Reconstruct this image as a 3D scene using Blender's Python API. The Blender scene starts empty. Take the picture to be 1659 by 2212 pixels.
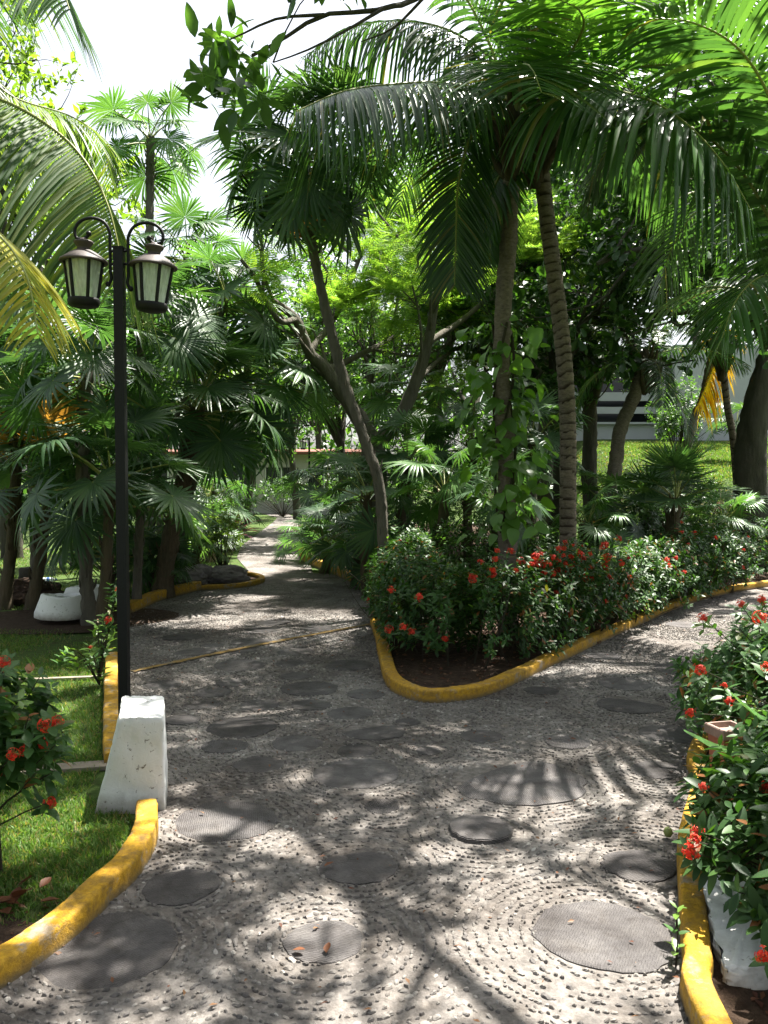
import bpy, math
import numpy as np
from mathutils import Vector, Matrix
from mathutils.geometry import tessellate_polygon
R = math.radians
scene = bpy.context.scene
COL = scene.collection

# ------------------------------------------------------------------ camera, sky, sun, exposure
FPX, CX, CY, HZ, CAMH = 1853.0, 829.5, 1106.0, 1035.0, 1.6
PITCH = math.atan((CY - HZ) / FPX)
cam_d = bpy.data.cameras.new('camera')
cam = bpy.data.objects.new('camera', cam_d); COL.objects.link(cam)
cam.location = (0, 0, CAMH)
cam.rotation_euler = (R(90) - PITCH, 0, 0)
cam_d.sensor_fit = 'VERTICAL'; cam_d.sensor_height = 36; cam_d.lens = 36 * FPX / 2212
cam_d.clip_start = 0.05; cam_d.clip_end = 2000
scene.camera = cam
SUN_EL, SUN_AZ = 66.0, 42.0            # azimuth from straight ahead towards the right
sd = Vector((math.sin(R(SUN_AZ)) * math.cos(R(SUN_EL)), math.cos(R(SUN_AZ)) * math.cos(R(SUN_EL)), math.sin(R(SUN_EL))))
world = bpy.data.worlds.new('World'); scene.world = world; world.use_nodes = True
wn = world.node_tree; wn.nodes.clear()
sky = wn.nodes.new('ShaderNodeTexSky'); sky.sky_type = 'NISHITA'; sky.sun_disc = False
sky.sun_elevation = R(SUN_EL); sky.sun_rotation = R(SUN_AZ)
sky.air_density = 1.0; sky.dust_density = 4.0; sky.ozone_density = 1.0
bg = wn.nodes.new('ShaderNodeBackground'); bg.inputs[1].default_value = 0.055
wo = wn.nodes.new('ShaderNodeOutputWorld')
hsky = wn.nodes.new('ShaderNodeHueSaturation'); hsky.inputs['Saturation'].default_value = .40; hsky.inputs['Value'].default_value = 1.25   # hazy, washed-out bright sky
wn.links.new(sky.outputs[0], hsky.inputs['Color']); wn.links.new(hsky.outputs[0], bg.inputs[0]); wn.links.new(bg.outputs[0], wo.inputs[0])
sl = bpy.data.lights.new('sun', 'SUN'); sl.energy = 5.0; sl.angle = R(0.55); sl.color = (1.0, 0.95, 0.87)
so = bpy.data.objects.new('sun', sl); COL.objects.link(so); so.location = (0, 0, 30)
so.rotation_euler = sd.to_track_quat('Z', 'Y').to_euler()
scene.view_settings.view_transform = 'Standard'; scene.view_settings.look = 'None'
scene.view_settings.gamma = 1.0; scene.view_settings.exposure = 2.2
scene.render.engine = 'CYCLES'
cy = scene.cycles
cy.max_bounces = 7; cy.diffuse_bounces = 4; cy.glossy_bounces = 2; cy.transmission_bounces = 4
cy.transparent_max_bounces = 8; cy.caustics_reflective = False; cy.caustics_refractive = False
cy.use_adaptive_sampling = True; cy.adaptive_threshold = 0.02
cy.use_denoising = True
try:
    cy.denoiser = 'OPENIMAGEDENOISE'; cy.denoising_input_passes = 'RGB_ALBEDO_NORMAL'
except Exception:
    pass
cy.sample_clamp_indirect = 6

# ------------------------------------------------------------------ placing helpers
_cp, _sp = math.cos(PITCH), math.sin(PITCH)
def ray(px, py):
    a, b = (px - CX) / FPX, -(py - CY) / FPX
    return np.array([a, _cp + b * _sp, -_sp + b * _cp])
def at(px, py, d):
    r = ray(px, py); return np.array([0, 0, CAMH]) + r * (d / r[1])
def gp(px, py, z=0.0):
    r = ray(px, py); return np.array([0, 0, CAMH]) + r * ((z - CAMH) / r[2])
def sstep(t):
    t = np.clip(t, 0, 1); return t * t * (3 - 2 * t)
def ground_z(x, y):
    x = np.asarray(x, float); y = np.asarray(y, float)
    return sstep((x - 4.3) / 2.3) * sstep((y - 14.3) / 2.4) * (1.0 + .11 * np.clip(y - 11, 0, 22))
def nrm(v):
    v = np.asarray(v, float)
    return v / np.maximum(np.linalg.norm(v, axis=-1, keepdims=True), 1e-9)
def catmull(P, n):
    P = np.asarray(P, float)
    if len(P) == 2:
        t = np.linspace(0, 1, n)[:, None]; return P[0] * (1 - t) + P[1] * t
    Q = np.vstack([2 * P[0] - P[1], P, 2 * P[-1] - P[-2]])
    L = np.concatenate([[0], np.cumsum(np.linalg.norm(np.diff(P, axis=0), axis=1))])
    s = np.linspace(0, L[-1], n); out = []
    for v in s:
        i = min(max(int(np.searchsorted(L, v, 'right')) - 1, 0), len(P) - 2)
        t = (v - L[i]) / max(L[i + 1] - L[i], 1e-9)
        a, b, c, d = Q[i], Q[i + 1], Q[i + 2], Q[i + 3]
        out.append(.5 * ((2 * b) + (-a + c) * t + (2 * a - 5 * b + 4 * c - d) * t * t + (-a + 3 * b - 3 * c + d) * t ** 3))
    return np.array(out)

# ------------------------------------------------------------------ mesh helpers
class MB:
    def __init__(s): s.V = []; s.F = []; s.n = 0; s.uv = []
    def add(s, V, F, mat=0, smooth=True):
        V = np.asarray(V, float).reshape(-1, 3); F = np.asarray(F, int)
        s.V.append(V); s.F.append((F + s.n, mat, smooth)); s.n += len(V)
    def box(s, lo, hi, mat=0, smooth=False):
        x0, y0, z0 = lo; x1, y1, z1 = hi
        V = [(x0,y0,z0),(x1,y0,z0),(x1,y1,z0),(x0,y1,z0),(x0,y0,z1),(x1,y0,z1),(x1,y1,z1),(x0,y1,z1)]
        s.add(V, [(0,3,2,1),(4,5,6,7),(0,1,5,4),(1,2,6,5),(2,3,7,6),(3,0,4,7)], mat, smooth)
    def tube(s, P, rad, k=8, mat=0, caps=True, smooth=True):
        P = np.asarray(P, float); n = len(P)
        rad = np.broadcast_to(np.asarray(rad, float), (n,)) if np.ndim(rad) < 2 else np.asarray(rad)
        T = nrm(np.gradient(P, axis=0))
        up = np.array([0, 0, 1.]) if abs(T[0][2]) < .9 else np.array([1., 0, 0])
        A = nrm(np.cross(T[0], up)); As = []
        for i in range(n):
            A = nrm(A - T[i] * np.dot(A, T[i])); As.append(A)
        As = np.array(As); Bs = np.cross(T, As)
        th = np.arange(k) * 2 * math.pi / k
        rr = rad[:, None] if rad.ndim == 1 else rad
        V = P[:, None, :] + (np.cos(th)[None, :] * rr)[..., None] * As[:, None, :] + (np.sin(th)[None, :] * rr)[..., None] * Bs[:, None, :]
        i, j = np.meshgrid(np.arange(n - 1), np.arange(k), indexing='ij')
        F = np.stack([i * k + j, i * k + (j + 1) % k, (i + 1) * k + (j + 1) % k, (i + 1) * k + j], -1).reshape(-1, 4)
        s.add(V.reshape(-1, 3), F, mat, smooth)
        if caps:
            V2 = np.vstack([V[0], P[0:1], V[-1], P[-1:]])
            F2 = [(k, (j + 1) % k, j) for j in range(k)] + [(2 * k + 1, k + 1 + j, k + 1 + (j + 1) % k) for j in range(k)]
            s.add(V2, F2, mat, smooth)
    def lathe(s, prof, k=24, c=(0, 0, 0), mat=0, smooth=True):
        prof = np.asarray(prof, float); n = len(prof); th = np.arange(k) * 2 * math.pi / k
        V = np.stack([prof[:, None, 0] * np.cos(th), prof[:, None, 0] * np.sin(th), np.repeat(prof[:, 1:2], k, 1)], -1) + np.array(c)
        i, j = np.meshgrid(np.arange(n - 1), np.arange(k), indexing='ij')
        F = np.stack([i * k + j, i * k + (j + 1) % k, (i + 1) * k + (j + 1) % k, (i + 1) * k + j], -1).reshape(-1, 4)
        s.add(V.reshape(-1, 3), F, mat, smooth)
    def inst(s, tmpl, M, O, mat=0, smooth=True):
        V, F = tmpl; N = len(O)
        if N == 0: return
        W = np.einsum('nij,vj->nvi', M, V) + O[:, None, :]
        off = (np.arange(N) * len(V))[:, None, None]
        s.add(W.reshape(-1, 3), (F[None] + off).reshape(-1, F.shape[1]), mat, smooth)
    def mesh(s, name, mats):
        me = bpy.data.meshes.new(name)
        V = np.vstack(s.V); me.vertices.add(len(V)); me.vertices.foreach_set('co', V.astype(np.float32).ravel())
        loops = np.concatenate([f.ravel() for f, _, _ in s.F])
        tot = np.concatenate([np.full(len(f), f.shape[1]) for f, _, _ in s.F])
        mi = np.concatenate([np.full(len(f), m) for f, m, _ in s.F])
        sm = np.concatenate([np.full(len(f), b) for f, _, b in s.F])
        me.loops.add(len(loops)); me.loops.foreach_set('vertex_index', loops.astype(np.int32))
        me.polygons.add(len(tot))
        me.polygons.foreach_set('loop_start', np.concatenate([[0], np.cumsum(tot)[:-1]]).astype(np.int32))
        try: me.polygons.foreach_set('loop_total', tot.astype(np.int32))
        except Exception: pass
        me.polygons.foreach_set('material_index', mi.astype(np.int32))
        me.polygons.foreach_set('use_smooth', sm.astype(bool))
        for m in (mats if isinstance(mats, (list, tuple)) else [mats]): me.materials.append(m)
        me.update(calc_edges=True); me.validate(); return me
    def build(s, name, mats, parent=None):
        return put(name, s.mesh(name, mats), parent)
def put(name, me, parent=None, M=None):
    o = bpy.data.objects.new(name, me); COL.objects.link(o)
    if parent is not None: o.parent = parent
    if M is not None: o.matrix_basis = M
    return o
def tag(o, label=None, cat=None, group=None, kind=None):
    if label: o['label'] = label
    if cat: o['category'] = cat
    if group: o['group'] = group
    if kind: o['kind'] = kind
    return o
def thing(name, loc, label, cat, group=None):
    o = bpy.data.objects.new(name, None); COL.objects.link(o)
    o.empty_display_size = .2; o.location = Vector(loc)
    return tag(o, label, cat, group)
def M4(m3, o):
    M = Matrix([list(map(float, r)) for r in m3]).to_4x4(); M.translation = Vector([float(v) for v in o]); return M
def orient(D, U):
    D = nrm(D); U = np.asarray(U, float)
    Z = nrm(U - D * np.sum(U * D, -1, keepdims=True)); Y = np.cross(Z, D)
    return np.stack([D, Y, Z], -1)            # columns
def rdir(rng, n):
    return nrm(rng.normal(size=(n, 3)))
def noise3(P, f, seed=0):
    P = np.asarray(P, float); r = np.random.default_rng(seed); v = 0
    for k in range(5):
        w = r.normal(size=3) * f; v = v + np.sin(P @ w + r.uniform(0, 6.28))
    return v / 5

# ------------------------------------------------------------------ materials
def new_mat(name):
    m = bpy.data.materials.new(name); m.use_nodes = True; nt = m.node_tree; nt.nodes.clear()
    return m, nt, nt.nodes.new, nt.links.new
def ramp(nt, fac, stops):
    n = nt.nodes.new('ShaderNodeValToRGB'); cr = n.color_ramp
    while len(cr.elements) < len(stops): cr.elements.new(.5)
    for e, (p, c) in zip(cr.elements, stops): e.position = p; e.color = (*c, 1)
    nt.links.new(fac, n.inputs[0]); return n.outputs[0]
def noise(nt, scale, detail=6, rough=.6, co='Object', dist=0, sc=None):
    tc = nt.nodes.new('ShaderNodeTexCoord'); n = nt.nodes.new('ShaderNodeTexNoise')
    n.inputs['Scale'].default_value = scale; n.inputs['Detail'].default_value = detail
    n.inputs['Roughness'].default_value = rough; n.inputs['Distortion'].default_value = dist
    if sc:
        mp = nt.nodes.new('ShaderNodeMapping'); mp.inputs['Scale'].default_value = sc
        nt.links.new(tc.outputs[co], mp.inputs[0]); nt.links.new(mp.outputs[0], n.inputs['Vector'])
    else: nt.links.new(tc.outputs[co], n.inputs['Vector'])
    return n.outputs['Fac']
def mixc(nt, fac, a, b, mode='MIX'):
    n = nt.nodes.new('ShaderNodeMix'); n.data_type = 'RGBA'; n.blend_type = mode
    for sck, v in ((n.inputs[0], fac), (n.inputs[6], a), (n.inputs[7], b)):
        if isinstance(v, bpy.types.NodeSocket): nt.links.new(v, sck)
        elif isinstance(v, (int, float)): sck.default_value = v
        else: sck.default_value = (*v, 1)
    return n.outputs[2]
def bump(nt, h, strength=.5, dist=.02):
    b = nt.nodes.new('ShaderNodeBump'); b.inputs['Strength'].default_value = strength; b.inputs['Distance'].default_value = dist
    nt.links.new(h, b.inputs['Height']); return b.outputs[0]
def surf(nt, col, rough=.8, spec=.3, normal=None, metal=0):
    p = nt.nodes.new('ShaderNodeBsdfPrincipled'); o = nt.nodes.new('ShaderNodeOutputMaterial')
    if isinstance(col, bpy.types.NodeSocket): nt.links.new(col, p.inputs['Base Color'])
    else: p.inputs['Base Color'].default_value = (*col, 1)
    p.inputs['Roughness'].default_value = rough; p.inputs['Specular IOR Level'].default_value = spec
    p.inputs['Metallic'].default_value = metal
    if normal is not None: nt.links.new(normal, p.inputs['Normal'])
    nt.links.new(p.outputs[0], o.inputs[0]); return p
def leaf_mat(name, c1, c2, c3=None, trans=.35, tcol=None, rough=.38, spec=.5, dry=None, dryamt=.04):
    m, nt, N, L = new_mat(name)
    g = N('ShaderNodeNewGeometry'); oi = N('ShaderNodeObjectInfo')
    st = [(0, c1), (1, c2)] if c3 is None else [(0, c1), (.55, c2), (1, c3)]
    if dry is not None: st = st[:-1] + [(1 - dryamt * 1.5, st[-1][1]), (1 - dryamt, dry)]
    base = ramp(nt, g.outputs['Random Per Island'], st)
    hs = N('ShaderNodeHueSaturation'); L(base, hs.inputs['Color'])
    mr = N('ShaderNodeMapRange'); L(oi.outputs['Random'], mr.inputs[0]); mr.inputs[3].default_value = .75; mr.inputs[4].default_value = 1.25
    L(mr.outputs[0], hs.inputs['Value'])
    p = N('ShaderNodeBsdfPrincipled'); L(hs.outputs[0], p.inputs['Base Color'])
    p.inputs['Roughness'].default_value = rough; p.inputs['Specular IOR Level'].default_value = spec
    t = N('ShaderNodeBsdfTranslucent')
    tint = mixc(nt, 1.0, hs.outputs[0], tcol or (2.2, 2.4, .8), 'MULTIPLY'); L(tint, t.inputs[0])
    mx = N('ShaderNodeMixShader'); mx.inputs[0].default_value = trans
    L(p.outputs[0], mx.inputs[1]); L(t.outputs[0], mx.inputs[2])
    o = N('ShaderNodeOutputMaterial'); L(mx.outputs[0], o.inputs[0]); return m

MT = {}
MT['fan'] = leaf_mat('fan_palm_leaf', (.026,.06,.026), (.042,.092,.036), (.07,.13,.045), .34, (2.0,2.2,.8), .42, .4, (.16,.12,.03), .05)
MT['fan_light'] = leaf_mat('fan_palm_leaf_sunlit_tone', (.04,.10,.03), (.07,.16,.04), (.10,.18,.055), .36, (1.6,1.65,.75), .4, .45)  # lighter copy of the fan leaf, sunlit tone put into the colour
MT['fan_dry'] = leaf_mat('fan_palm_leaf_dry', (.22,.13,.03), (.30,.18,.04), (.16,.10,.03), .4, (1.6,1.3,.7), .6, .2)
MT['coco'] = leaf_mat('coconut_leaflet', (.025,.062,.024), (.04,.09,.03), (.06,.125,.035), .33, (1.9,2.05,.75), .32, .5, (.13,.12,.03), .03)
MT['coco_bright'] = leaf_mat('coconut_leaflet_young', (.05,.13,.025), (.075,.18,.03), (.10,.20,.04), .42, (1.75,1.8,.65), .32, .5)
MT['coco_yellow'] = leaf_mat('coconut_leaflet_yellowing', (.16,.20,.03), (.24,.24,.035), (.30,.26,.03), .45, (1.6,1.5,.6), .4, .45)
MT['coco_pale'] = leaf_mat('coconut_leaflet_pale', (.04,.085,.03), (.075,.13,.04), (.14,.17,.05), .45, (2.0,2.0,.7), .42, .35)
MT['coco_gold'] = leaf_mat('coconut_leaflet_golden', (.60,.42,.025), (.68,.50,.03), (.55,.36,.025), .5, (1.4,1.25,.7), .5, .3)
MT['rachis'] = leaf_mat('frond_stalk', (.16,.20,.05), (.24,.25,.07), None, .05, None, .5, .4)
MT['ixora'] = leaf_mat('shrub_leaf', (.026,.07,.02), (.042,.10,.026), (.07,.145,.036), .28, (2.0,2.3,.7), .45, .28, (.22,.09,.03), .035)
MT['ixora_young'] = leaf_mat('shrub_leaf_young', (.08,.17,.03), (.12,.22,.04), (.09,.15,.03), .4, (1.9,2.0,.6), .35, .5, (.28,.11,.04), .12)
MT['almond'] = leaf_mat('almond_leaf', (.02,.048,.016), (.034,.078,.022), (.055,.115,.028), .28, (1.9,2.3,.6), .38, .45)
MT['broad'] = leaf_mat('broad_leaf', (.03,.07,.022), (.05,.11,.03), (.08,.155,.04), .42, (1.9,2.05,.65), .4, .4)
MT['broad_sun'] = leaf_mat('broad_leaf_sunlit_tone', (.09,.16,.03), (.13,.22,.035), (.18,.26,.05), .45, (1.8,1.9,.6), .45, .4)  # brighter copy of the broad leaf, its colour already carries the sunlight
MT['feather'] = leaf_mat('feather_leaf', (.07,.15,.03), (.11,.20,.035), (.17,.25,.06), .48, (2.0,2.0,.75), .5, .3)
MT['vine'] = leaf_mat('vine_leaf', (.04,.11,.022), (.075,.165,.03), (.20,.27,.09), .42, (2.0,2.2,.6), .34, .5)
MT['cordyline'] = leaf_mat('cordyline_leaf', (.16,.02,.035), (.10,.015,.025), (.05,.05,.025), .35, (2,1,1.2), .35, .5)
MT['strap'] = leaf_mat('strap_leaf', (.08,.20,.04), (.11,.25,.06), None, .4, (1.9,2.0,.7), .35, .5)
MT['red'] = leaf_mat('red_petal', (.50,.018,.012), (.62,.035,.015), (.66,.085,.025), .25, (1.3,1.1,1.0), .5, .3)
MT['dead'] = leaf_mat('dead_leaf', (.075,.026,.016), (.12,.045,.02), (.17,.095,.045), .2, (1.4,1,.8), .55, .3)
MT['grass'] = leaf_mat('grass_blade', (.055,.115,.024), (.085,.16,.034), (.14,.185,.06), .38, (1.8,1.9,.7), .5, .3, (.22,.17,.08), .10)

def bark(name, a, b, scale=8, sc=(1, 1, .25), bs=.8):
    m, nt, N, L = new_mat(name)
    n = noise(nt, scale, 8, .7, sc=sc); n2 = noise(nt, scale * .3, 3)
    c = ramp(nt, n, [(.3, a), (.7, b)]); c = mixc(nt, n2, c, mixc(nt, .5, c, (.10, .12, .08)))
    n3 = noise(nt, scale * 3, 6, .7, sc=sc); surf(nt, mixc(nt, n3, mixc(nt, 1, c, (.55,.55,.55), 'MULTIPLY'), c), .9, .2, bump(nt, mixc(nt, .4, n, n3), bs * 1.2, .05)); return m
MT['bark'] = bark('bark_grey', (.07,.057,.048), (.23,.195,.165))
MT['bark_dark'] = bark('bark_dark', (.03,.023,.018), (.10,.08,.065))
def make_coco_bark():
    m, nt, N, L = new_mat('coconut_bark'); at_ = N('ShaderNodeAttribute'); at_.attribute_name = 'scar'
    n = noise(nt, 22, 8, .7, sc=(1, 1, 2.2)); n2 = noise(nt, 3, 4)
    c = ramp(nt, n, [(.3, (.10,.082,.07)), (.7, (.27,.225,.19))]); c = mixc(nt, n2, c, mixc(nt, 1, c, (.75,.72,.68), 'MULTIPLY'))
    k = ramp(nt, at_.outputs['Fac'], [(0, (.20,.17,.15)), (.14, (.30,.26,.23)), (.36, (1,1,1)), (.95, (1.25,1.22,1.17))])  # ring grooves darkened in the colour: shade and dirt along the leaf scars
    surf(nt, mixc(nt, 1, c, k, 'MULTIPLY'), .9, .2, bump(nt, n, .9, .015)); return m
MT['coco_bark'] = make_coco_bark()
MT['fibre'] = bark('palm_fibre', (.05,.032,.02), (.17,.115,.07), 20, (1, 1, .12))
MT['twig'] = bark('twig_bark', (.03,.022,.015), (.09,.06,.04), 30)

def grime(nt, c, lo=(.52,.50,.49)):
    g = nt.nodes.new('ShaderNodeNewGeometry'); out = c
    for sc_, a, b, col in ((.9, .40, .62, lo), (3.7, .46, .66, (.72,.70,.68)), (11., .52, .64, (.78,.76,.74)), (2.1, .60, .72, (1.35,1.33,1.28))):
        n = nt.nodes.new('ShaderNodeTexNoise'); n.inputs['Scale'].default_value = sc_; n.inputs['Detail'].default_value = 7; n.inputs['Roughness'].default_value = .68; n.inputs['Distortion'].default_value = .4
        nt.links.new(g.outputs['Position'], n.inputs['Vector'])
        out = mixc(nt, ramp(nt, n.outputs['Fac'], [(a, (0,0,0)), (b, (1,1,1))]), out, mixc(nt, 1, out, col, 'MULTIPLY'))
    return out
def make_mortar():
    m, nt, N, L = new_mat('pebble_mortar')
    n1 = noise(nt, 1.3, 5, .6); n2 = noise(nt, 26, 8, .72); n3 = noise(nt, 90, 4, .7)
    c = ramp(nt, n2, [(.25, (.115,.107,.10)), (.5, (.225,.21,.195)), (.75, (.39,.367,.337))])
    c = mixc(nt, ramp(nt, n1, [(.35, (0,0,0)), (.65, (1,1,1))]), c, mixc(nt, 1, c, (.72,.70,.69), 'MULTIPLY'))
    vo = N('ShaderNodeTexVoronoi'); tc = N('ShaderNodeTexCoord'); L(tc.outputs['Object'], vo.inputs['Vector']); vo.inputs['Scale'].default_value = 24
    hv = N('ShaderNodeMath'); hv.operation = 'SUBTRACT'; L(n2, hv.inputs[0]); L(vo.outputs['Distance'], hv.inputs[1])
    b1 = bump(nt, hv.outputs[0], .7, .022)
    b = N('ShaderNodeBump'); b.inputs['Strength'].default_value = .4; b.inputs['Distance'].default_value = .006
    L(n3, b.inputs['Height']); L(b1, b.inputs['Normal'])
    surf(nt, grime(nt, c), .92, .15, b.outputs[0]); return m
MT['mortar'] = make_mortar()
def make_pebble():
    m, nt, N, L = new_mat('pebble_stone'); g = N('ShaderNodeNewGeometry'); oi = N('ShaderNodeObjectInfo')
    ad = N('ShaderNodeMath'); ad.operation = 'ADD'; L(g.outputs['Random Per Island'], ad.inputs[0]); L(oi.outputs['Random'], ad.inputs[1])
    fr = N('ShaderNodeMath'); fr.operation = 'FRACT'; L(ad.outputs[0], fr.inputs[0])
    c = ramp(nt, fr.outputs[0], [(0, (.14,.13,.124)), (.25, (.195,.183,.172)), (.5, (.24,.22,.20)), (.8, (.285,.268,.247)), (.93, (.345,.325,.295)), (1, (.52,.495,.455))])
    n = noise(nt, 60, 4)
    c = mixc(nt, n, c, mixc(nt, 1, c, (.6,.6,.6), 'MULTIPLY')); surf(nt, grime(nt, c), .8, .3, bump(nt, n, .3, .005)); return m
MT['pebble'] = make_pebble()
def make_slab():
    m, nt, N, L = new_mat('disc_concrete'); oi = N('ShaderNodeObjectInfo')
    tc = N('ShaderNodeTexCoord'); w = N('ShaderNodeTexWave'); L(tc.outputs['Object'], w.inputs['Vector'])
    w.wave_type = 'BANDS'; w.bands_direction = 'DIAGONAL'; w.inputs['Scale'].default_value = 46; w.inputs['Distortion'].default_value = 4.5
    w.inputs['Detail'].default_value = 3; w.inputs['Detail Scale'].default_value = 1.5
    n = noise(nt, 5, 9, .75, dist=.5); n2 = noise(nt, 70, 5, .7)
    c = ramp(nt, n, [(.3, (.075,.07,.071)), (.5, (.115,.108,.106)), (.68, (.165,.155,.148)), (.8, (.24,.225,.21))])
    c = mixc(nt, .22, c, mixc(nt, 1, c, ramp(nt, w.outputs['Fac'], [(0, (.45,.45,.45)), (.6, (1.2,1.2,1.2))]), 'MULTIPLY'))
    c = mixc(nt, n2, mixc(nt, 1, c, (.8,.8,.8), 'MULTIPLY'), c)
    hs = N('ShaderNodeHueSaturation'); mr = N('ShaderNodeMapRange'); L(oi.outputs['Random'], mr.inputs[0]); mr.inputs[3].default_value = .75; mr.inputs[4].default_value = 1.3
    L(mr.outputs[0], hs.inputs['Value']); L(c, hs.inputs['Color'])
    ad = N('ShaderNodeMath'); ad.operation = 'MULTIPLY_ADD'; L(w.outputs['Fac'], ad.inputs[0]); ad.inputs[1].default_value = .5; L(n2, ad.inputs[2])
    surf(nt, grime(nt, hs.outputs[0], (.6,.58,.57)), .85, .25, bump(nt, ad.outputs[0], .8, .008)); return m
MT['slab'] = make_slab()
def make_kerb_paint(name, worn=.42):
    m, nt, N, L = new_mat(name)
    n = noise(nt, 7, 8, .7); n2 = noise(nt, 2.2, 4); n3 = noise(nt, 45, 5, .7)
    paint = ramp(nt, n2, [(.3, (.40,.215,.016)), (.55, (.52,.30,.024)), (.75, (.46,.28,.055))])
    paint = mixc(nt, ramp(nt, n3, [(.3, (0,0,0)), (.62, (1,1,1))]), mixc(nt, 1, paint, (.55,.52,.48), 'MULTIPLY'), paint)
    mask = ramp(nt, n, [(worn - .09, (1,1,1)), (worn, (0,0,0))])
    c = mixc(nt, mask, paint, (.25,.215,.165))
    n4 = noise(nt, 18, 7, .75); c = mixc(nt, ramp(nt, n4, [(.44, (0,0,0)), (.70, (.9,.9,.9))]), c, (.17,.11,.045))
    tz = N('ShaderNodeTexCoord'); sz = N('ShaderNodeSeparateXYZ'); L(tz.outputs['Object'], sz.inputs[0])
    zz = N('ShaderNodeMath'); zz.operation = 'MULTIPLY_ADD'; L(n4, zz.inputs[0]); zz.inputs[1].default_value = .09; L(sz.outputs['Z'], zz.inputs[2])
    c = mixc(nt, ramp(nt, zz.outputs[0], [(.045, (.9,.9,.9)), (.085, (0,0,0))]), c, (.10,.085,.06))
    n5 = noise(nt, 120, 4, .7); surf(nt, c, .8, .2, bump(nt, mixc(nt, .5, n3, n5), .8, .010)); return m
MT['yellow'] = make_kerb_paint('yellow_kerb_paint', .455)
MT['yellow_old'] = make_kerb_paint('yellow_kerb_paint_worn', .47)
def make_white(name, tint=(.78,.78,.76), amt=.36):
    m, nt, N, L = new_mat(name)
    n = noise(nt, 9, 8, .7); n2 = noise(nt, 30, 6, .7, dist=.6); n4 = noise(nt, 3, 4)
    c = mixc(nt, ramp(nt, n2, [(amt - .02, (1,1,1)), (amt + .03, (0,0,0))]), mixc(nt, n4, tint, tuple(.84 * v for v in tint)), (.16,.14,.12))
    tz = N('ShaderNodeTexCoord'); sz = N('ShaderNodeSeparateXYZ'); L(tz.outputs['Object'], sz.inputs[0])
    zz = N('ShaderNodeMath'); zz.operation = 'MULTIPLY_ADD'; L(n, zz.inputs[0]); zz.inputs[1].default_value = .16; L(sz.outputs['Z'], zz.inputs[2])
    c = mixc(nt, ramp(nt, zz.outputs[0], [(.07, (.85,.85,.85)), (.17, (0,0,0))]), c, (.20,.17,.13))
    surf(nt, c, .75, .3, bump(nt, mixc(nt, .5, n, n2), .5, .012)); return m
MT['white'] = make_white('white_paint')
MT['wall'] = make_white('building_wall', (.44,.455,.47), .15)
def make_plain(name, col, rough, spec=.4, metal=0, var=.3, scale=20):
    m, nt, N, L = new_mat(name); n = noise(nt, scale, 6, .65)
    c = mixc(nt, n, tuple(v * (1 - var) for v in col), tuple(v * (1 + var) for v in col)); surf(nt, c, rough, spec, bump(nt, n, .25, .004), metal); return m
MT['iron'] = make_plain('black_iron', (.006,.006,.007), .5, .25, 0, .5, 40)
MT['iron_worn'] = make_plain('rusty_brown_iron', (.055,.042,.036), .55, .4, 0, .6, 35)
MT['bulb'] = make_plain('bulb_glass', (.55,.48,.42), .3)
MT['terracotta'] = make_plain('terracotta', (.30,.12,.075), .8, .2, 0, .3, 25)
MT['potrim'] = make_plain('limewashed_terracotta', (.27,.19,.16), .8, .2, 0, .4, 30)
MT['rock'] = make_plain('grey_rock', (.19,.17,.165), .9, .2, 0, .75, 9)
MT['wood'] = make_plain('weathered_plank', (.20,.17,.135), .8, .2, 0, .35, 12)
MT['dark_glass'] = make_plain('window_dark', (.02,.022,.025), .15, .5, 0, .2, 3)
MT['roof'] = make_plain('red_roof_tile', (.17,.075,.055), .8, .2, 0, .3, 6)
MT['cream'] = make_plain('cream_wall', (.34,.325,.29), .85, .2, 0, .08, 2)
MT['fruit'] = make_plain('green_fruit', (.18,.22,.06), .5, .4, 0, .2, 8)
MT['bottlecap'] = make_plain('bottle_blue', (.10,.20,.50), .4, .4, 0, .2, 8)
def make_glass():
    m, nt, N, L = new_mat('rain_glass')
    n = noise(nt, 60, 4, .6, sc=(1, 1, .15))
    t = N('ShaderNodeBsdfTranslucent'); t.inputs[0].default_value = (.92,.98,.94,1)
    tr = N('ShaderNodeBsdfTransparent'); tr.inputs[0].default_value = (.92,.97,.93,1)
    gl = N('ShaderNodeBsdfGlossy'); gl.inputs[0].default_value = (.9,.95,.92,1); gl.inputs[1].default_value = .18
    bn = bump(nt, n, .5, .01); L(bn, t.inputs['Normal']); L(bn, gl.inputs['Normal'])
    d = N('ShaderNodeBsdfDiffuse'); d.inputs[0].default_value = (.90,.96,.92,1)
    m0 = N('ShaderNodeMixShader'); m0.inputs[0].default_value = .45; L(t.outputs[0], m0.inputs[1]); L(d.outputs[0], m0.inputs[2])
    m1 = N('ShaderNodeMixShader'); L(m0.outputs[0], m1.inputs[1]); L(tr.outputs[0], m1.inputs[2])
    mr = N('ShaderNodeMapRange'); L(n, mr.inputs[0]); mr.inputs[1].default_value = .35; mr.inputs[2].default_value = .65; mr.inputs[3].default_value = .15; mr.inputs[4].default_value = .50
    L(mr.outputs[0], m1.inputs[0])
    m2 = N('ShaderNodeMixShader'); m2.inputs[0].default_value = .12; L(m1.outputs[0], m2.inputs[1]); L(gl.outputs[0], m2.inputs[2])
    o = N('ShaderNodeOutputMaterial'); L(m2.outputs[0], o.inputs[0]); return m
MT['glass'] = make_glass()
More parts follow.
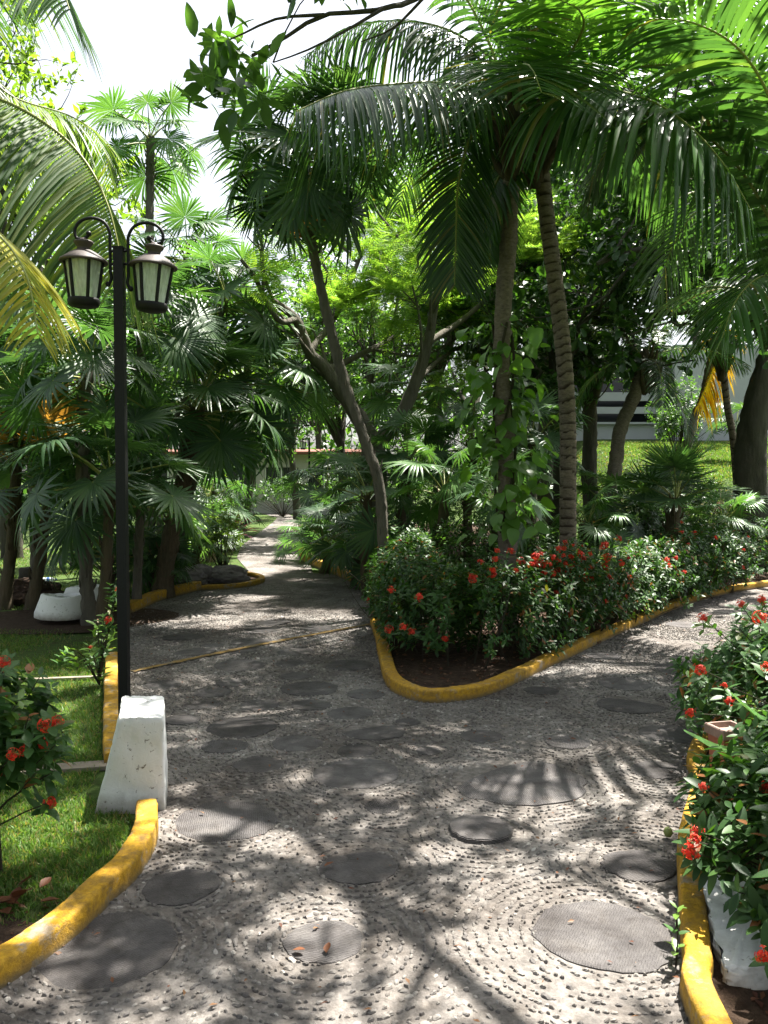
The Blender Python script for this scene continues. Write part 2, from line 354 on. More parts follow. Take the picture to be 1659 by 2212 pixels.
def make_ground():
    m, nt, N, L = new_mat('ground_soil_grass')
    n1 = noise(nt, .55, 6, .65); n2 = noise(nt, 14, 8, .7); n3 = noise(nt, 80, 5, .7)
    soil = ramp(nt, n2, [(.3, (.045,.03,.02)), (.7, (.13,.09,.06))])
    gr = ramp(nt, n2, [(.3, (.05,.05,.022)), (.5, (.05,.085,.022)), (.7, (.09,.13,.035))])
    c = mixc(nt, ramp(nt, n1, [(.30, (0,0,0)), (.42, (1,1,1))]), soil, gr)
    surf(nt, c, .95, .1, bump(nt, n3, .6, .03)); return m
MT['ground'] = make_ground()
def make_soil():
    m, nt, N, L = new_mat('bed_soil'); n2 = noise(nt, 16, 8, .7); n3 = noise(nt, 90, 5, .7)
    c = ramp(nt, n2, [(.3, (.028,.019,.014)), (.55, (.06,.04,.028)), (.75, (.12,.08,.055))])
    surf(nt, c, .95, .1, bump(nt, n3, .7, .03)); return m
MT['soil'] = make_soil()

# ------------------------------------------------------------------ leaf shapes
def leaf_tmpl(w=.42, fold=.10, droop=.12, rows=((.0,.04),(.18,.62),(.42,1.),(.70,.78),(.88,.40),(1.,.02))):
    V = []; F = []
    for t, k in rows:
        z = -droop * t * t
        V += [(t, -w * k / 2, z + fold * k * w), (t, 0, z), (t, w * k / 2, z + fold * k * w)]
    for i in range(len(rows) - 1):
        a = i * 3; F += [(a, a + 3, a + 4, a + 1), (a + 1, a + 4, a + 5, a + 2)]
    return np.array(V, float), np.array(F)
LEAF = leaf_tmpl()
LEAF_OB = leaf_tmpl(.52, .12, .22, ((0,.05),(.2,.40),(.5,.82),(.78,1.),(.93,.7),(1.,.12)))
LEAF_LO = leaf_tmpl(.46, .12, .15, ((0,.04),(.45,1.),(1.,.03)))
LEAF_LONG = leaf_tmpl(.16, .2, .35, ((0,.5),(.3,.95),(.6,.9),(.85,.5),(1.,.02)))
BLADE = (np.array([(0,-.5,0),(0,.5,0),(.55,.35,0),(.55,-.35,0),(1.,0,-.15)], float), None)

def leaves_mesh_data(rng, C, n_each, size, out=.7, upb=.5, jit=.5, axis=None):
    """positions/matrices of leaves around twig tips C; axis: twig directions"""
    N = len(C) * n_each
    ax = np.repeat(axis if axis is not None else rdir(rng, len(C)), n_each, 0)
    D = nrm(rdir(rng, N) * jit + ax * out + np.array([0, 0, .0]))
    O = np.repeat(C, n_each, 0) + rng.normal(size=(N, 3)) * size * .35
    U = nrm(np.array([0, 0, 1.]) * upb + rdir(rng, N) * .6)
    s = size * rng.uniform(.65, 1.2, N)
    return orient(D, U) * s[:, None, None], O

# ------------------------------------------------------------------ palms: fan leaf, pinnate frond
def fan_frond(seed, Rl=.5, pet=.6, n=38, span=312, droop=.22, tilt=35, cup=.10, stiff=.5, mat=0):
    """petiole from the origin along +X, blade at its end; returns mesh builder"""
    rng = np.random.default_rng(seed); mb = MB()
    P = catmull([(0,0,0), (pet * .5, 0, .04 * pet), (pet, 0, -.03 * pet)], 6)
    mb.tube(P, np.linspace(.013, .007, 6), 5, 1)
    a = np.radians(np.linspace(-span / 2, span / 2, n) + rng.normal(0, 1.2, n))
    da = np.radians(span / (n - 1))
    rr = np.array([.02, .22, .42, .58, .74, .88, 1.0])
    ww = np.array([.02, .22, .41, .44, .33, .18, .015])
    Ln = Rl * (.80 + .20 * np.cos(a * .55)) * rng.uniform(.93, 1.05, n)
    fused = np.clip(ww, 0, 9)
    dz = rng.uniform(.3, 2.0, n) * droop
    side = rng.normal(0, .09, n)
    K = len(rr); V = np.zeros((n, K, 3, 3))
    for j in range(K):
        r = rr[j] * Ln; h = fused[j] * Ln * math.tan(da / 2) * 1.04
        ang = a + side * max(0, rr[j] - .45)
        dx, dy = np.cos(ang), np.sin(ang)
        zz = cup * Rl * (rr[j] ** 2) * np.abs(np.sin(a)) - dz * Rl * max(0, rr[j] - .35) ** 1.7 * (1 + (1 - stiff) * 1.5)
        shrink = 1 - .35 * dz * max(0, rr[j] - .45)
        c = np.stack([dx * r * shrink, dy * r * shrink, zz], -1); s = np.stack([-dy, dx, 0 * dx], -1)
        rid = (.5 if j < 3 else .35) * h
        V[:, j, 0] = c - s * h[:, None]; V[:, j, 2] = c + s * h[:, None]; V[:, j, 1] = c + np.array([0, 0, 1.]) * rid[:, None]
    F = []
    for j in range(K - 1):
        b = j * 3; F += [(b, b + 3, b + 4, b + 1), (b + 1, b + 4, b + 5, b + 2)]
    F = (np.array(F)[None] + (np.arange(n) * K * 3)[:, None, None]).reshape(-1, 4)
    th = R(tilt); Rm = np.array([[math.cos(th), 0, math.sin(th)], [0, 1, 0], [-math.sin(th), 0, math.cos(th)]])
    mb.add(V.reshape(-1, 3) @ Rm.T + P[-1], F, 0)
    return mb
def fan_set(prefix, leaf, seeds, **kw):
    out = []
    for i, sd_ in enumerate(seeds):
        k = dict(kw); rng = np.random.default_rng(sd_ + 77)
        k['tilt'] = kw.get('tilt', 35) + rng.uniform(-18, 22); k['droop'] = kw.get('droop', .22) * rng.uniform(.6, 1.6)
        k['span'] = kw.get('span', 312) + rng.uniform(-40, 20)
        out.append(fan_frond(sd_, **k).mesh(prefix, [leaf, MT['rachis']]))
    return out
FAN = fan_set('frond', MT['fan'], range(1, 8))
FAN_SUN = fan_set('frond', MT['fan_light'], range(11, 15))
FAN_STIFF = fan_set('frond', MT['fan'], range(21, 26), droop=.06, tilt=12, pet=.45, cup=.22, span=270)
FAN_DRY = fan_set('frond', MT['fan_dry'], range(31, 33), droop=.7, tilt=70)

def palm_trunk(mb, P, r0, r1, rings=False, seed=0, k=14, mat=0):
    n = max(8, int(np.sum(np.linalg.norm(np.diff(np.asarray(P), axis=0), axis=1)) / (.022 if rings else .06)))
    C = catmull(P, n); rng = np.random.default_rng(seed); t = np.linspace(0, 1, n)
    r = r0 + (r1 - r0) * t ** .7; r *= 1 + .45 * np.exp(-t * n * (.022 if rings else .06) / .16)
    th = np.arange(k) * 2 * math.pi / k
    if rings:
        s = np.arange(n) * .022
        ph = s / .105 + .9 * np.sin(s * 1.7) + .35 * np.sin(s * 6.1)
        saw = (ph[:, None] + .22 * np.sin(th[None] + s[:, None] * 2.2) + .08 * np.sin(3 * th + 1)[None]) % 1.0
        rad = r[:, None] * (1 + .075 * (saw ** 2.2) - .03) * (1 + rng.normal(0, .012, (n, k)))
    else:
        rad = r[:, None] * (1 + rng.normal(0, .09, (n, k))) * (1 + .07 * np.sin(3 * th + t[:, None] * 14))
    mb.tube(C, rad, k, mat)
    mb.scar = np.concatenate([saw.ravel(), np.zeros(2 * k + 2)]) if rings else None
    return C
def trunk_obj(mb, root, mat='coco_bark'):
    o = mb.build('trunk', MT[mat], root); sc = getattr(mb, 'scar', None)
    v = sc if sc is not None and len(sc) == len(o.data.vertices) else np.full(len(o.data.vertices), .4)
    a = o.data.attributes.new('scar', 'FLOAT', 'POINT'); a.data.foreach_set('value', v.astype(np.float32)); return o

def fan_palm(crown, base, label, seed, n=16, scale=1., meshes=None, elev=(78, -38), trunk_r=.07, group=None, dry=0, cat='palm', az0=None, mid=None, dead=0):
    rng = np.random.default_rng(seed); meshes = meshes or FAN
    crown = np.array(crown); base = np.array(base)
    root = thing('fan_palm', base, label, cat, group)
    h = crown - base
    if h[2] > .35:
        mb = MB(); pts = [(0,0,-.05)] + ([tuple(np.array(m) - base) for m in mid] if mid is not None else [tuple(h * .5 + np.array([rng.normal(0, .05), rng.normal(0, .05), 0]))]) + [tuple(h)]
        C = palm_trunk(mb, pts, trunk_r * 1.1, trunk_r * .85, False, seed, 12)
        m = min(60, int(h[2] * 22))          # old leaf bases near the top
        for i in range(m):
            f = 1 - (rng.random() ** 1.4) * .85; c = C[int(f * (len(C) - 1))]; az = rng.uniform(0, 6.28)
            d = np.array([math.cos(az), math.sin(az), 0])
            mb.tube([c + d * trunk_r * .6, c + d * trunk_r * 1.15 + np.array([0,0,.05]), c + d * trunk_r * 1.35 + np.array([0,0,.13])], [.018,.014,.005], 4, 0, False)
        mb.build('trunk', MT['fibre'] if h[2] < 2.6 else MT['bark'], root)
    a0 = rng.uniform(0, 6.28) if az0 is None else az0
    for i in range(n):
        f = (i + .5) / n
        el = R(elev[0] + (elev[1] - elev[0]) * f ** .85 + rng.normal(0, 7)); az = a0 + i * 2.39996 + rng.normal(0, .15)
        me = FAN_DRY[i % 2] if i >= n - dry else meshes[rng.integers(len(meshes))]
        s = scale * rng.uniform(.8, 1.12)
        rot = Matrix.Rotation(az, 4, 'Z') @ Matrix.Rotation(-el, 4, 'Y') @ Matrix.Rotation(rng.normal(0, .35), 4, 'X')
        M = Matrix.Translation(Vector(h + np.array([0, 0, -.12 * f * scale]))) @ rot @ Matrix.Scale(s, 4)
        put('frond', me, root, M)
    return root

def pinnate(ctrl, n=64, L=.7, hang=1.0, lift=.25, fwd=.55, width=.034, seed=0, k=6, t0=.10, thick=.022, face=None, asym=0., rmat=1, jit=.07, ragged=.0):
    rng = np.random.default_rng(seed); mb = MB()
    C = catmull(ctrl, n + 1); T = nrm(np.gradient(C, axis=0))
    mb.tube(C, np.linspace(thick, .004, n + 1), 6, rmat)
    idx = np.arange(int(t0 * n), n + 1); P = C[idx]; Tt = T[idx]; t = idx / n
    Zr = np.array([0, 0, 1.]) if face is None else nrm(np.array(face, float))
    S = nrm(np.cross(Tt, Zr)); U = np.cross(S, Tt)
    prof = np.clip(.55 + .9 * np.sin(np.clip((t - t0) / (1 - t0), 0, 1) * math.pi * .92 + .12), 0, None); prof = np.minimum(prof, 1.15) * np.where(t > .9, 1 - (t - .9) * 5.5, 1)
    for sgn in (-1, 1):
        m = len(idx); ln = L * prof * rng.uniform(.88, 1.08, m) * (1 + sgn * asym)
        keep = rng.random(m) > ragged
        f = fwd * (.7 + .9 * t) + rng.normal(0, jit, m)
        d0 = nrm(sgn * S + Tt * f[:, None] + U * (lift + rng.normal(0, jit, m))[:, None])
        hg = hang * rng.uniform(.75, 1.3, m)
        rows = [P]; ds = [d0]; p = P.copy()
        for j in range(1, k):
            d = nrm(d0 + np.array([0, 0, -1.]) * (hg * (j / (k - 1)) ** 1.2)[:, None]); p = p + d * (ln / (k - 1))[:, None]
            rows.append(p.copy()); ds.append(d)
        wp = np.array([.45, .95, 1., .85, .55, .06]) if k == 6 else np.interp(np.linspace(0, 1, k), [0, .2, .45, .75, 1], [.45, .95, 1., .7, .06])
        V = np.zeros((m, k, 3, 3))
        for j in range(k):
            B = nrm(np.cross(ds[j], U + .001)); Nn = np.cross(B, ds[j]); h = width * wp[j] * .5 * (.6 + .4 * prof[:, None])
            V[:, j, 0] = rows[j] - B * h; V[:, j, 2] = rows[j] + B * h; V[:, j, 1] = rows[j] - Nn * h * .45
        V = V[keep]; m = len(V); F = []
        for j in range(k - 1):
            b = j * 3; F += [(b, b + 3, b + 4, b + 1), (b + 1, b + 4, b + 5, b + 2)]
        F = (np.array(F)[None] + (np.arange(m) * k * 3)[:, None, None]).reshape(-1, 4)
        mb.add(V.reshape(-1, 3), F, 0)
    return mb
def arch(L, el0, el1, n=7, bend=1.0):
    p = np.zeros(3); out = [p.copy()]
    for i in range(n):
        e = R(el0 + (el1 - el0) * ((i + .5) / n) ** bend); p = p + np.array([math.cos(e), 0, math.sin(e)]) * L / n; out.append(p.copy())
    return out
COCO = {}
for nm, (l, e0, e1, hang) in {'up': (2.6, 82, 30, .5), 'rise': (3.0, 62, -15, .9), 'out': (3.1, 35, -45, 1.2), 'low': (3.0, 5, -70, 1.0), 'hang': (2.6, -35, -86, .5)}.items():
    COCO[nm] = [pinnate(arch(l, e0, e1), 62, .62, hang, .25, .55, .034, 40 + i, 5).mesh('frond', [MT[k], MT['rachis']]) for i, k in enumerate(('coco', 'coco_bright'))]
def coco_fronds(root, top, az_list, seed, scale=1.):
    rng = np.random.default_rng(seed)
    for az, kind, v in az_list:
        M = Matrix.Translation(Vector(top)) @ Matrix.Rotation(R(az), 4, 'Z') @ Matrix.Rotation(rng.normal(0, .2), 4, 'X') @ Matrix.Scale(scale * rng.uniform(.9, 1.08), 4)
        put('frond', COCO[kind][v], root, M)
def coco_heart(root, top, r, seed, mats=None):
    """fibrous bases of the fronds under the crown"""
    rng = np.random.default_rng(seed); mb = MB(); top = np.array(top)
    for i in range(26):
        az = rng.uniform(0, 6.28); d = np.array([math.cos(az), math.sin(az), 0]); z0 = rng.uniform(-.45, .05)
        p0 = top + d * r * .5 + np.array([0, 0, z0 - .1]); q = top + d * (r + rng.uniform(.05, .16)) + np.array([0, 0, z0 + .12]); e = q + d * rng.uniform(.03, .12) + np.array([0, 0, rng.uniform(.02, .3)])
        mb.tube(catmull([p0, q, e], 5), np.linspace(.05, .018, 5), 6)
    mb.tube([top + np.array([0,0,-.5]), top + np.array([0,0,-.25]), top, top + np.array([0,0,.2])], [r*1.05, r*1.45, r*1.3, r*.5], 10)
    mb.build('frond_bases', MT['fibre'], root)

# ------------------------------------------------------------------ the setting
xs = np.concatenate([np.linspace(-300, -20, 15), np.linspace(-18, 18, 60), np.linspace(20, 300, 15)])
ys = np.concatenate([np.linspace(-60, -4, 8), np.linspace(-3, 40, 70), np.linspace(44, 400, 20)])
X, Y = np.meshgrid(xs, ys, indexing='ij'); mb = MB()
i, j = np.meshgrid(np.arange(len(xs) - 1), np.arange(len(ys) - 1), indexing='ij'); k = len(ys)
Fg = np.stack([i * k + j, (i + 1) * k + j, (i + 1) * k + j + 1, i * k + j + 1], -1).reshape(-1, 4)
mb.add(np.stack([X, Y, ground_z(X, Y) - .012], -1).reshape(-1, 3), Fg, 0)
tag(mb.build('ground', MT['ground']), 'grassy garden ground with patches of bare soil', kind='structure')

left_near = [(-1.62, 1.5), (-1.28, 2.45)] + [tuple(gp(*p)[:2]) for p in ((100,2069),(185,2004),(240,1949),(300,1894),(338,1824),(342,1765))]
left_mid = [tuple(gp(*p)[:2]) for p in ((268,1650),(258,1590),(256,1500),(254,1425))]
left_far = [tuple(gp(*p)[:2]) for p in ((285,1325),(350,1296),(435,1274))]
island = [tuple(gp(*p)[:2]) for p in ((435,1275),(500,1272),(555,1264),(572,1254),(548,1245),(480,1238),(420,1236))]
far_left = [tuple(gp(*p)[:2]) for p in ((512,1205),(520,1180),(560,1150),(590,1128),(600,1118))]
mid_left = [tuple(gp(*p)[:2]) for p in ((640,1118),(640,1150),(645,1195),(655,1212),(700,1232),(745,1252),(792,1276))]
bed_kerb = [tuple(gp(*p)[:2]) for p in ((800,1350),(812,1390),(822,1440),(830,1475),(858,1500),(920,1518),(1010,1512),(1090,1488),(1190,1440),(1290,1392),(1390,1346),(1480,1308),(1560,1285),(1659,1268),(1760,1256))]
right_kerb = [(2.3, 5.6), (1.95, 5.2), (1.70, 4.75)] + [tuple(gp(*p)[:2]) for p in ((1500,1700),(1472,1790),(1462,1860),(1463,1920),(1470,2000),(1480,2100),(1492,2212))] + [(.86, 1.5)]

path_poly = left_near + [(-1.35, 4.4)] + left_mid + left_far[:2] + left_far[2:] + island[1:4] + [tuple(gp(545,1243)[:2])] + far_left + [(-7.2, 45), (-5.6, 45)] + [mid_left[0], (-1.2, 14.5), (6.5, 14.2), (7.5, 13.0), (5.2, 9.0), (3.2, 6.6)] + right_kerb
def flat_poly(name, pts, z, mat, lab=None):
    pts3 = [Vector((p[0], p[1], z)) for p in pts]
    tris = tessellate_polygon([pts3]); mb = MB(); T = np.array(tris)
    P = np.array([tuple(p) for p in pts3])
    e1, e2 = P[T[:, 1]] - P[T[:, 0]], P[T[:, 2]] - P[T[:, 0]]
    flip = np.cross(e1, e2)[:, 2] < 0; T[flip] = T[flip][:, ::-1]
    mb.add(P, T, 0, False)
    return tag(mb.build(name, mat), lab, kind='structure')
path = flat_poly('path', path_poly, 0.0, MT['mortar'], 'grey pebble and mortar garden path with dark round slabs')

def kerb(name, pts, label, mat, w=.12, h=.10, side=1, seed=0, step=.035):
    """pts run along the path edge; the body lies on its side (+1 = left of travel)"""
    P = catmull([(p[0], p[1], 0) for p in pts], max(6, int(sum(math.dist(a, b) for a, b in zip(pts, pts[1:])) / step)))
    T = nrm(np.gradient(P, axis=0)); Nn = np.stack([-T[:, 1], T[:, 0], 0 * T[:, 0]], -1) * side
    rng = np.random.default_rng(seed); n = len(P)
    prof = np.array([(-.004, -.03), (-.002, h * .35), (0, h * .7), (.002, h - .012), (.005, h - .004), (.013, h), (w * .3, h * 1.005), (w * .65, h * 1.0), (w - .012, h), (w - .004, h - .005), (w, h - .014), (w, h * .5), (w, -.03)])
    s = np.arange(n) * step
    wob = np.stack([.004 * np.sin(s * 3.1 + seed) + .002 * np.sin(s * 7.7), .004 * np.sin(s * 2.3 + 1 + seed) + .002 * np.sin(s * 9)], -1)
    V = np.zeros((n, len(prof), 3))
    for a, (u, z) in enumerate(prof):
        jn = rng.normal(0, .0012, (n, 2)) + np.where(rng.random((n, 1)) < .025, -.004 if .003 < u < .02 else 0., 0.)
        V[:, a] = P + Nn * (u + wob[:, :1] + jn[:, :1]); V[:, a, 2] = z + (wob[:, 1] + jn[:, 1] if z > 0 else 0)
    m = len(prof); i, j = np.meshgrid(np.arange(n - 1), np.arange(m - 1), indexing='ij')
    F = np.stack([i * m + j, i * m + j + 1, (i + 1) * m + j + 1, (i + 1) * m + j], -1).reshape(-1, 4)
    if side > 0: F = F[:, ::-1]
    mb = MB(); mb.add(V.reshape(-1, 3), F, 0, True)
    for e in (0, n - 1):
        c = V[e].mean(0); mb.add(np.vstack([V[e], c]), [(m, a, a + 1) if (e == 0) == (side < 0) else (m, a + 1, a) for a in range(m - 1)], 0, False)
    return tag(mb.build(name, mat), label, kind='structure')
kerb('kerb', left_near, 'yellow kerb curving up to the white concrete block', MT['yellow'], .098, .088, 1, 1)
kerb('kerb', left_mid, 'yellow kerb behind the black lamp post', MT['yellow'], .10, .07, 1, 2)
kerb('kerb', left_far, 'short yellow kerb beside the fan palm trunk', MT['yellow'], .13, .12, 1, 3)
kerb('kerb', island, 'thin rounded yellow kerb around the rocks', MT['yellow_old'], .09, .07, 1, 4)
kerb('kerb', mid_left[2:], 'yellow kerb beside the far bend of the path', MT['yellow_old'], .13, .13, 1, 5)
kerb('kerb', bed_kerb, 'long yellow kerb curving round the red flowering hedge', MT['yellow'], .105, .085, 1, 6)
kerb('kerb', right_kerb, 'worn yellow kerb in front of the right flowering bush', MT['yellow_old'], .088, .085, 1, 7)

bed = flat_poly('planting_bed', [bed_kerb[0]] + [(p[0] + .03 * 0, p[1]) for p in bed_kerb[1:-1]] + [bed_kerb[-1], (9, 14.8), (9, 30), (-3.0, 30)] + [(mid_left[0][0] + .1, mid_left[0][1])] + [(p[0] + .08, p[1]) for p in mid_left[1:]], .022, MT['soil'], 'dark soil bed under the flowering hedge')
flat_poly('planting_bed', [(p[0] + .05, p[1]) for p in right_kerb] + [(3.2, 1.5), (4.4, 4.5), (3.4, 6.2)], .026, MT['soil'], 'dark soil bed under the right flowering bush')
flat_poly('planting_bed', [(p[0] - .04, p[1] + .05) for p in island], .012, MT['soil'], 'small soil bed holding the rocks')
flat_poly('planting_bed', [(-3.6 + 1.15 * math.cos(a) * (1 + .12 * math.sin(3 * a)), 9.7 + 1.0 * math.sin(a) * (1 + .1 * math.sin(2 * a + 1))) for a in np.linspace(0, 6.28, 28)[:-1]], .004, MT['soil'], 'bare dark soil around the white tubs')
flat_poly('planting_bed', [(-2.6, 1.6), (-1.75, 1.9), (-1.42, 2.6), (-1.2, 3.0), (-1.45, 3.12), (-2.2, 3.15), (-3, 2.8)], .002, MT['soil'], 'bare reddish soil beside the near left kerb')
# painted line across the path
a, b = gp(285, 1453)[:2], gp(803, 1350)[:2]; mb = MB(); rng = np.random.default_rng(3)
n = 60; t = np.linspace(0, 1, n)[:, None]; C2 = a + (b - a) * t + np.array([-.02, .06]) * np.sin(t * 3.1); dn = nrm(np.array([-(b - a)[1], (b - a)[0]]))
wl = .034 + rng.normal(0, .006, (n, 1))
V = np.vstack([np.hstack([C2 - dn * wl, np.full((n, 1), .0135)]), np.hstack([C2 + dn * wl, np.full((n, 1), .0135)])])
mb.add(V, [(q, q + 1, n + q + 1, n + q) for q in range(n - 1)], 0, False)
tag(mb.build('painted_line', MT['yellow_old'], path), 'faded yellow line painted across the path')

# round slabs set in the path
DISCS = [(235,2050,152),(1305,2020,150),(1037,1796,70),(1122,1689,146),(770,1672,93),(490,1773,112),(390,1916,84),(700,2034,88),(775,1874,84),(1380,1871,80),
 (522,1571,78),(560,1523,43),(485,1613,50),(642,1606,55),(810,1581,66),(770,1622,44),(672,1524,44),(757,1541,50),(670,1488,65),(640,1461,35),(628,1433,33),(755,1438,52),(518,1438,57),(500,1476,35),(458,1497,42),(437,1522,40),
 (350,1480,40),(420,1408,46),(520,1405,34),(543,1388,46),(460,1394,36),(570,1361,42),(590,1345,36),(685,1358,38),(395,1376,46),(640,1408,42),(790,1500,42),(560,1652,54),(1364,1523,75),(1350,1478,58),(1445,1586,64),(1470,1446,58),
 (1225,1603,50),(1040,1591,46),(925,1623,28),(880,1560,38),(1480,1350,40),(1170,1492,38),(1305,1418,36),(825,1742,40),(1420,1664,58),(395,1556,40)]
CR = []
rng = np.random.default_rng(11)
for px, py, hw in DISCS:
    c = gp(px, py); r = hw * c[1] / FPX; CR.append((c[0], c[1], r))
CR = np.array(CR)
# keep slabs from overlapping: shrink a little where they touch
for q in range(len(CR)):
    for w in range(len(CR)):
        if q != w:
            gap = math.dist(CR[q, :2], CR[w, :2]) - CR[q, 2] - CR[w, 2]
            if gap < .02: m_ = q if CR[q, 2] < CR[w, 2] else w; CR[m_, 2] = max(.06, CR[m_, 2] + gap - .03)
for q, (x, y, r) in enumerate(CR):
    k = 40; th = np.arange(k) * 2 * math.pi / k
    rad = r * (1 + .03 * np.sin(2 * th + rng.uniform(0, 6)) + .022 * np.sin(3 * th + rng.uniform(0, 6)) + .015 * np.sin(7 * th + rng.uniform(0, 6)) + rng.normal(0, .014, k) - np.where(rng.random(k) < .07, .05, 0))
    h = .022 if q == 2 else rng.uniform(.002, .008); mb = MB()
    prof = [(1.0, -.01), (.995, h * .7), (.965, h), (.5, h + .001), (0.001, h + .002)]
    V = np.concatenate([np.stack([rad * a * np.cos(th), rad * a * np.sin(th), np.full(k, z)], -1) for a, z in prof])
    F = [(i * k + j, i * k + (j + 1) % k, (i + 1) * k + (j + 1) % k, (i + 1) * k + j) for i in range(len(prof) - 1) for j in range(k)]
    mb.add(V, F, 0, False); me = mb.mesh('round_slab', MT['slab'])
    o = put('round_slab', me, path); o.location = (x, y, 0); o.rotation_euler = (rng.normal(0, .012), rng.normal(0, .012), rng.uniform(0, 6.28))

# pebbles set on edge in rings round the slabs
def pip(P, poly):
    x, y = P[:, 0], P[:, 1]; ins = np.zeros(len(P), bool); n = len(poly)
    for q in range(n):
        (x0, y0), (x1, y1) = poly[q], poly[(q + 1) % n]
        c = ((y0 > y) != (y1 > y)) & (x < (x1 - x0) * (y - y0) / ((y1 - y0) if y1 != y0 else 1e-9) + x0); ins ^= c
    return ins
bed_area = bed_kerb + [(9, 14.8), (9, 30), (-3, 30)] + mid_left
pts = []; rng = np.random.default_rng(5)
for q, (x, y, r) in enumerate(CR):
    rr = r + .012; kk = 0
    while rr < r + .75:
        n = int(2 * math.pi * rr / .0235); th = np.arange(n) * 2 * math.pi / n + rng.uniform(0, 1)
        p = np.stack([x + rr * np.cos(th), y + rr * np.sin(th)], -1) + rng.normal(0, .0035, (n, 2))
        dd = np.linalg.norm(p[:, None, :] - CR[None, :, :2], axis=-1) - CR[None, :, 2]
        ok = (np.argmin(dd, 1) == q) & (dd.min(1) > .004)
        ok &= rng.random(n) > (.05 + .22 * (noise3(np.c_[p, p[:, 0]], 3.0, 8) > .1))
        pts.append(np.c_[p[ok], th[ok] + math.pi / 2]); rr += .0405 + rng.normal(0, .002); kk += 1
pts = np.vstack(pts)
ok = pip(pts[:, :2], path_poly) & ~pip(pts[:, :2], bed_area) & (pts[:, 1] > 2.1) & (pts[:, 1] < 11.5) & (np.abs(pts[:, 0]) < .52 * pts[:, 1] + .3)
pts = pts[ok]
# loose random pebbles
ex = np.c_[rng.uniform(-4, 5, 34000), rng.uniform(2.1, 13, 34000), rng.uniform(0, 6.28, 34000)]
dd = np.min(np.linalg.norm(ex[:, None, :2] - CR[None, :, :2], axis=-1) - CR[None, :, 2], 1)
ok = pip(ex[:, :2], path_poly) & ~pip(ex[:, :2], bed_area) & (np.abs(ex[:, 0]) < .52 * ex[:, 1] + .3) & (dd > -.02) & (rng.random(len(ex)) < np.where(dd > .45, 1, np.where(dd < .01, .10, .09)))
ex = ex[ok]; allp = np.vstack([pts, ex]); small = np.r_[np.zeros(len(pts)), np.ones(len(ex))]
def pebble_tmpl(seed):
    r = np.random.default_rng(seed); k = 6; V = []
    for z, a in ((-.35, .9), (.25, 1.0), (.75, .68), (1.0, .22)):
        th = np.arange(k) * 2 * math.pi / k + r.uniform(-.25, .25, k)
        V += [(math.cos(t_) * a * r.uniform(.8, 1.15), math.sin(t_) * a * .62 * r.uniform(.8, 1.15), z + r.normal(0, .07)) for t_ in th]
    V.append((0, 0, 1.02)); F = []
    for i in range(3):
        for j in range(k): F.append((i * k + j, i * k + (j + 1) % k, (i + 1) * k + (j + 1) % k)); F.append((i * k + j, (i + 1) * k + (j + 1) % k, (i + 1) * k + j))
    F += [(3 * k + j, 3 * k + (j + 1) % k, 4 * k) for j in range(k)]
    return np.array(V), np.array(F)
PEB = [pebble_tmpl(s) for s in range(6)]
ordr = np.argsort(allp[:, 1] + np.where(small > 0, 3, 0)); near = set(ordr[:300].tolist())
mb = MB(); var = rng.integers(0, 6, len(allp)); size = np.clip(.0112 * np.exp(rng.normal(0, .30, len(allp))), .006, .026) * np.where(small > 0, rng.uniform(.45, 1.15, len(allp)), 1)
hgt = rng.uniform(.004, .0105, len(allp)) * np.where(small > 0, .7, 1); ang = allp[:, 2] + rng.normal(0, .2, len(allp))
ca, sa = np.cos(ang), np.sin(ang); Z0 = 0 * ca
Mx = np.stack([np.stack([ca * size, -sa * size, Z0], -1), np.stack([sa * size, ca * size, Z0], -1), np.stack([Z0 + rng.normal(0, .003, len(ca)), Z0, hgt], -1)], -2)
Op = np.c_[allp[:, :2], np.zeros(len(allp))]
rest = np.array([q not in near for q in range(len(allp))])
for v in range(6):
    s_ = rest & (var == v); mb.inst(PEB[v], Mx[s_], Op[s_], 0, False)
tag(mb.build('pebbles', MT['pebble'], path), 'grey pebbles set in rings in the mortar', kind='stuff')
PEBME = []
for v in range(6):
    m_ = MB(); m_.add(PEB[v][0], PEB[v][1], 0, False); PEBME.append(m_.mesh('pebble', MT['pebble']))
for q in near: put('pebble', PEBME[var[q]], path, M4(Mx[q], Op[q]))

# ------------------------------------------------------------------ grass
def grass(name, label, region, n, h, seed, parent=None, wid=.006):
    rng = np.random.default_rng(seed); P = region(rng, n); n = len(P)
    D = nrm(np.c_[rng.normal(0, .55, (n, 2)), np.ones(n)]); M = orient(D, rdir(rng, n))
    hh = h * rng.uniform(.4, 1.3, n); w = wid * rng.uniform(.7, 1.4, n)
    M = np.stack([M[..., 0] * hh[:, None], M[..., 1] * w[:, None], M[..., 2] * hh[:, None]], -1)
    mb = MB(); V = np.array([(0,-.5,0),(0,.5,0),(.55,.32,0),(.55,-.32,0),(1.,0,-.28)], float)
    mb.inst((V, np.array([(0, 1, 2), (0, 2, 3), (3, 2, 4)])), M, P, 0)
    return tag(mb.build(name, MT['grass'], parent), label, 'grass', kind='stuff')
lawn_left = left_near[3:] + [(-1.4, 4.3)] + left_mid + [(-2.75, 8.6), (-3.2, 9.0), (-6, 9.2), (-6, 3.0), (-2.2, 3.1)]
def reg_left(rng, n):
    d = 3.0 + 6.2 * rng.random(n) ** 1.3; P = np.c_[rng.uniform(-.47, -.13, n) * d, d]
    c = P.mean(0); ok = pip(P, [(p[0] - .12, p[1]) for p in lawn_left]) & (noise3(np.c_[P, P[:, 0]], 3.2, 4) + rng.normal(0, .22, len(P)) > -.20)
    P = P[ok]; return np.c_[P, np.full(len(P), -.012)]
grass('grass', 'short green lawn grass beside the near left kerb', reg_left, 95000, .036, 1)
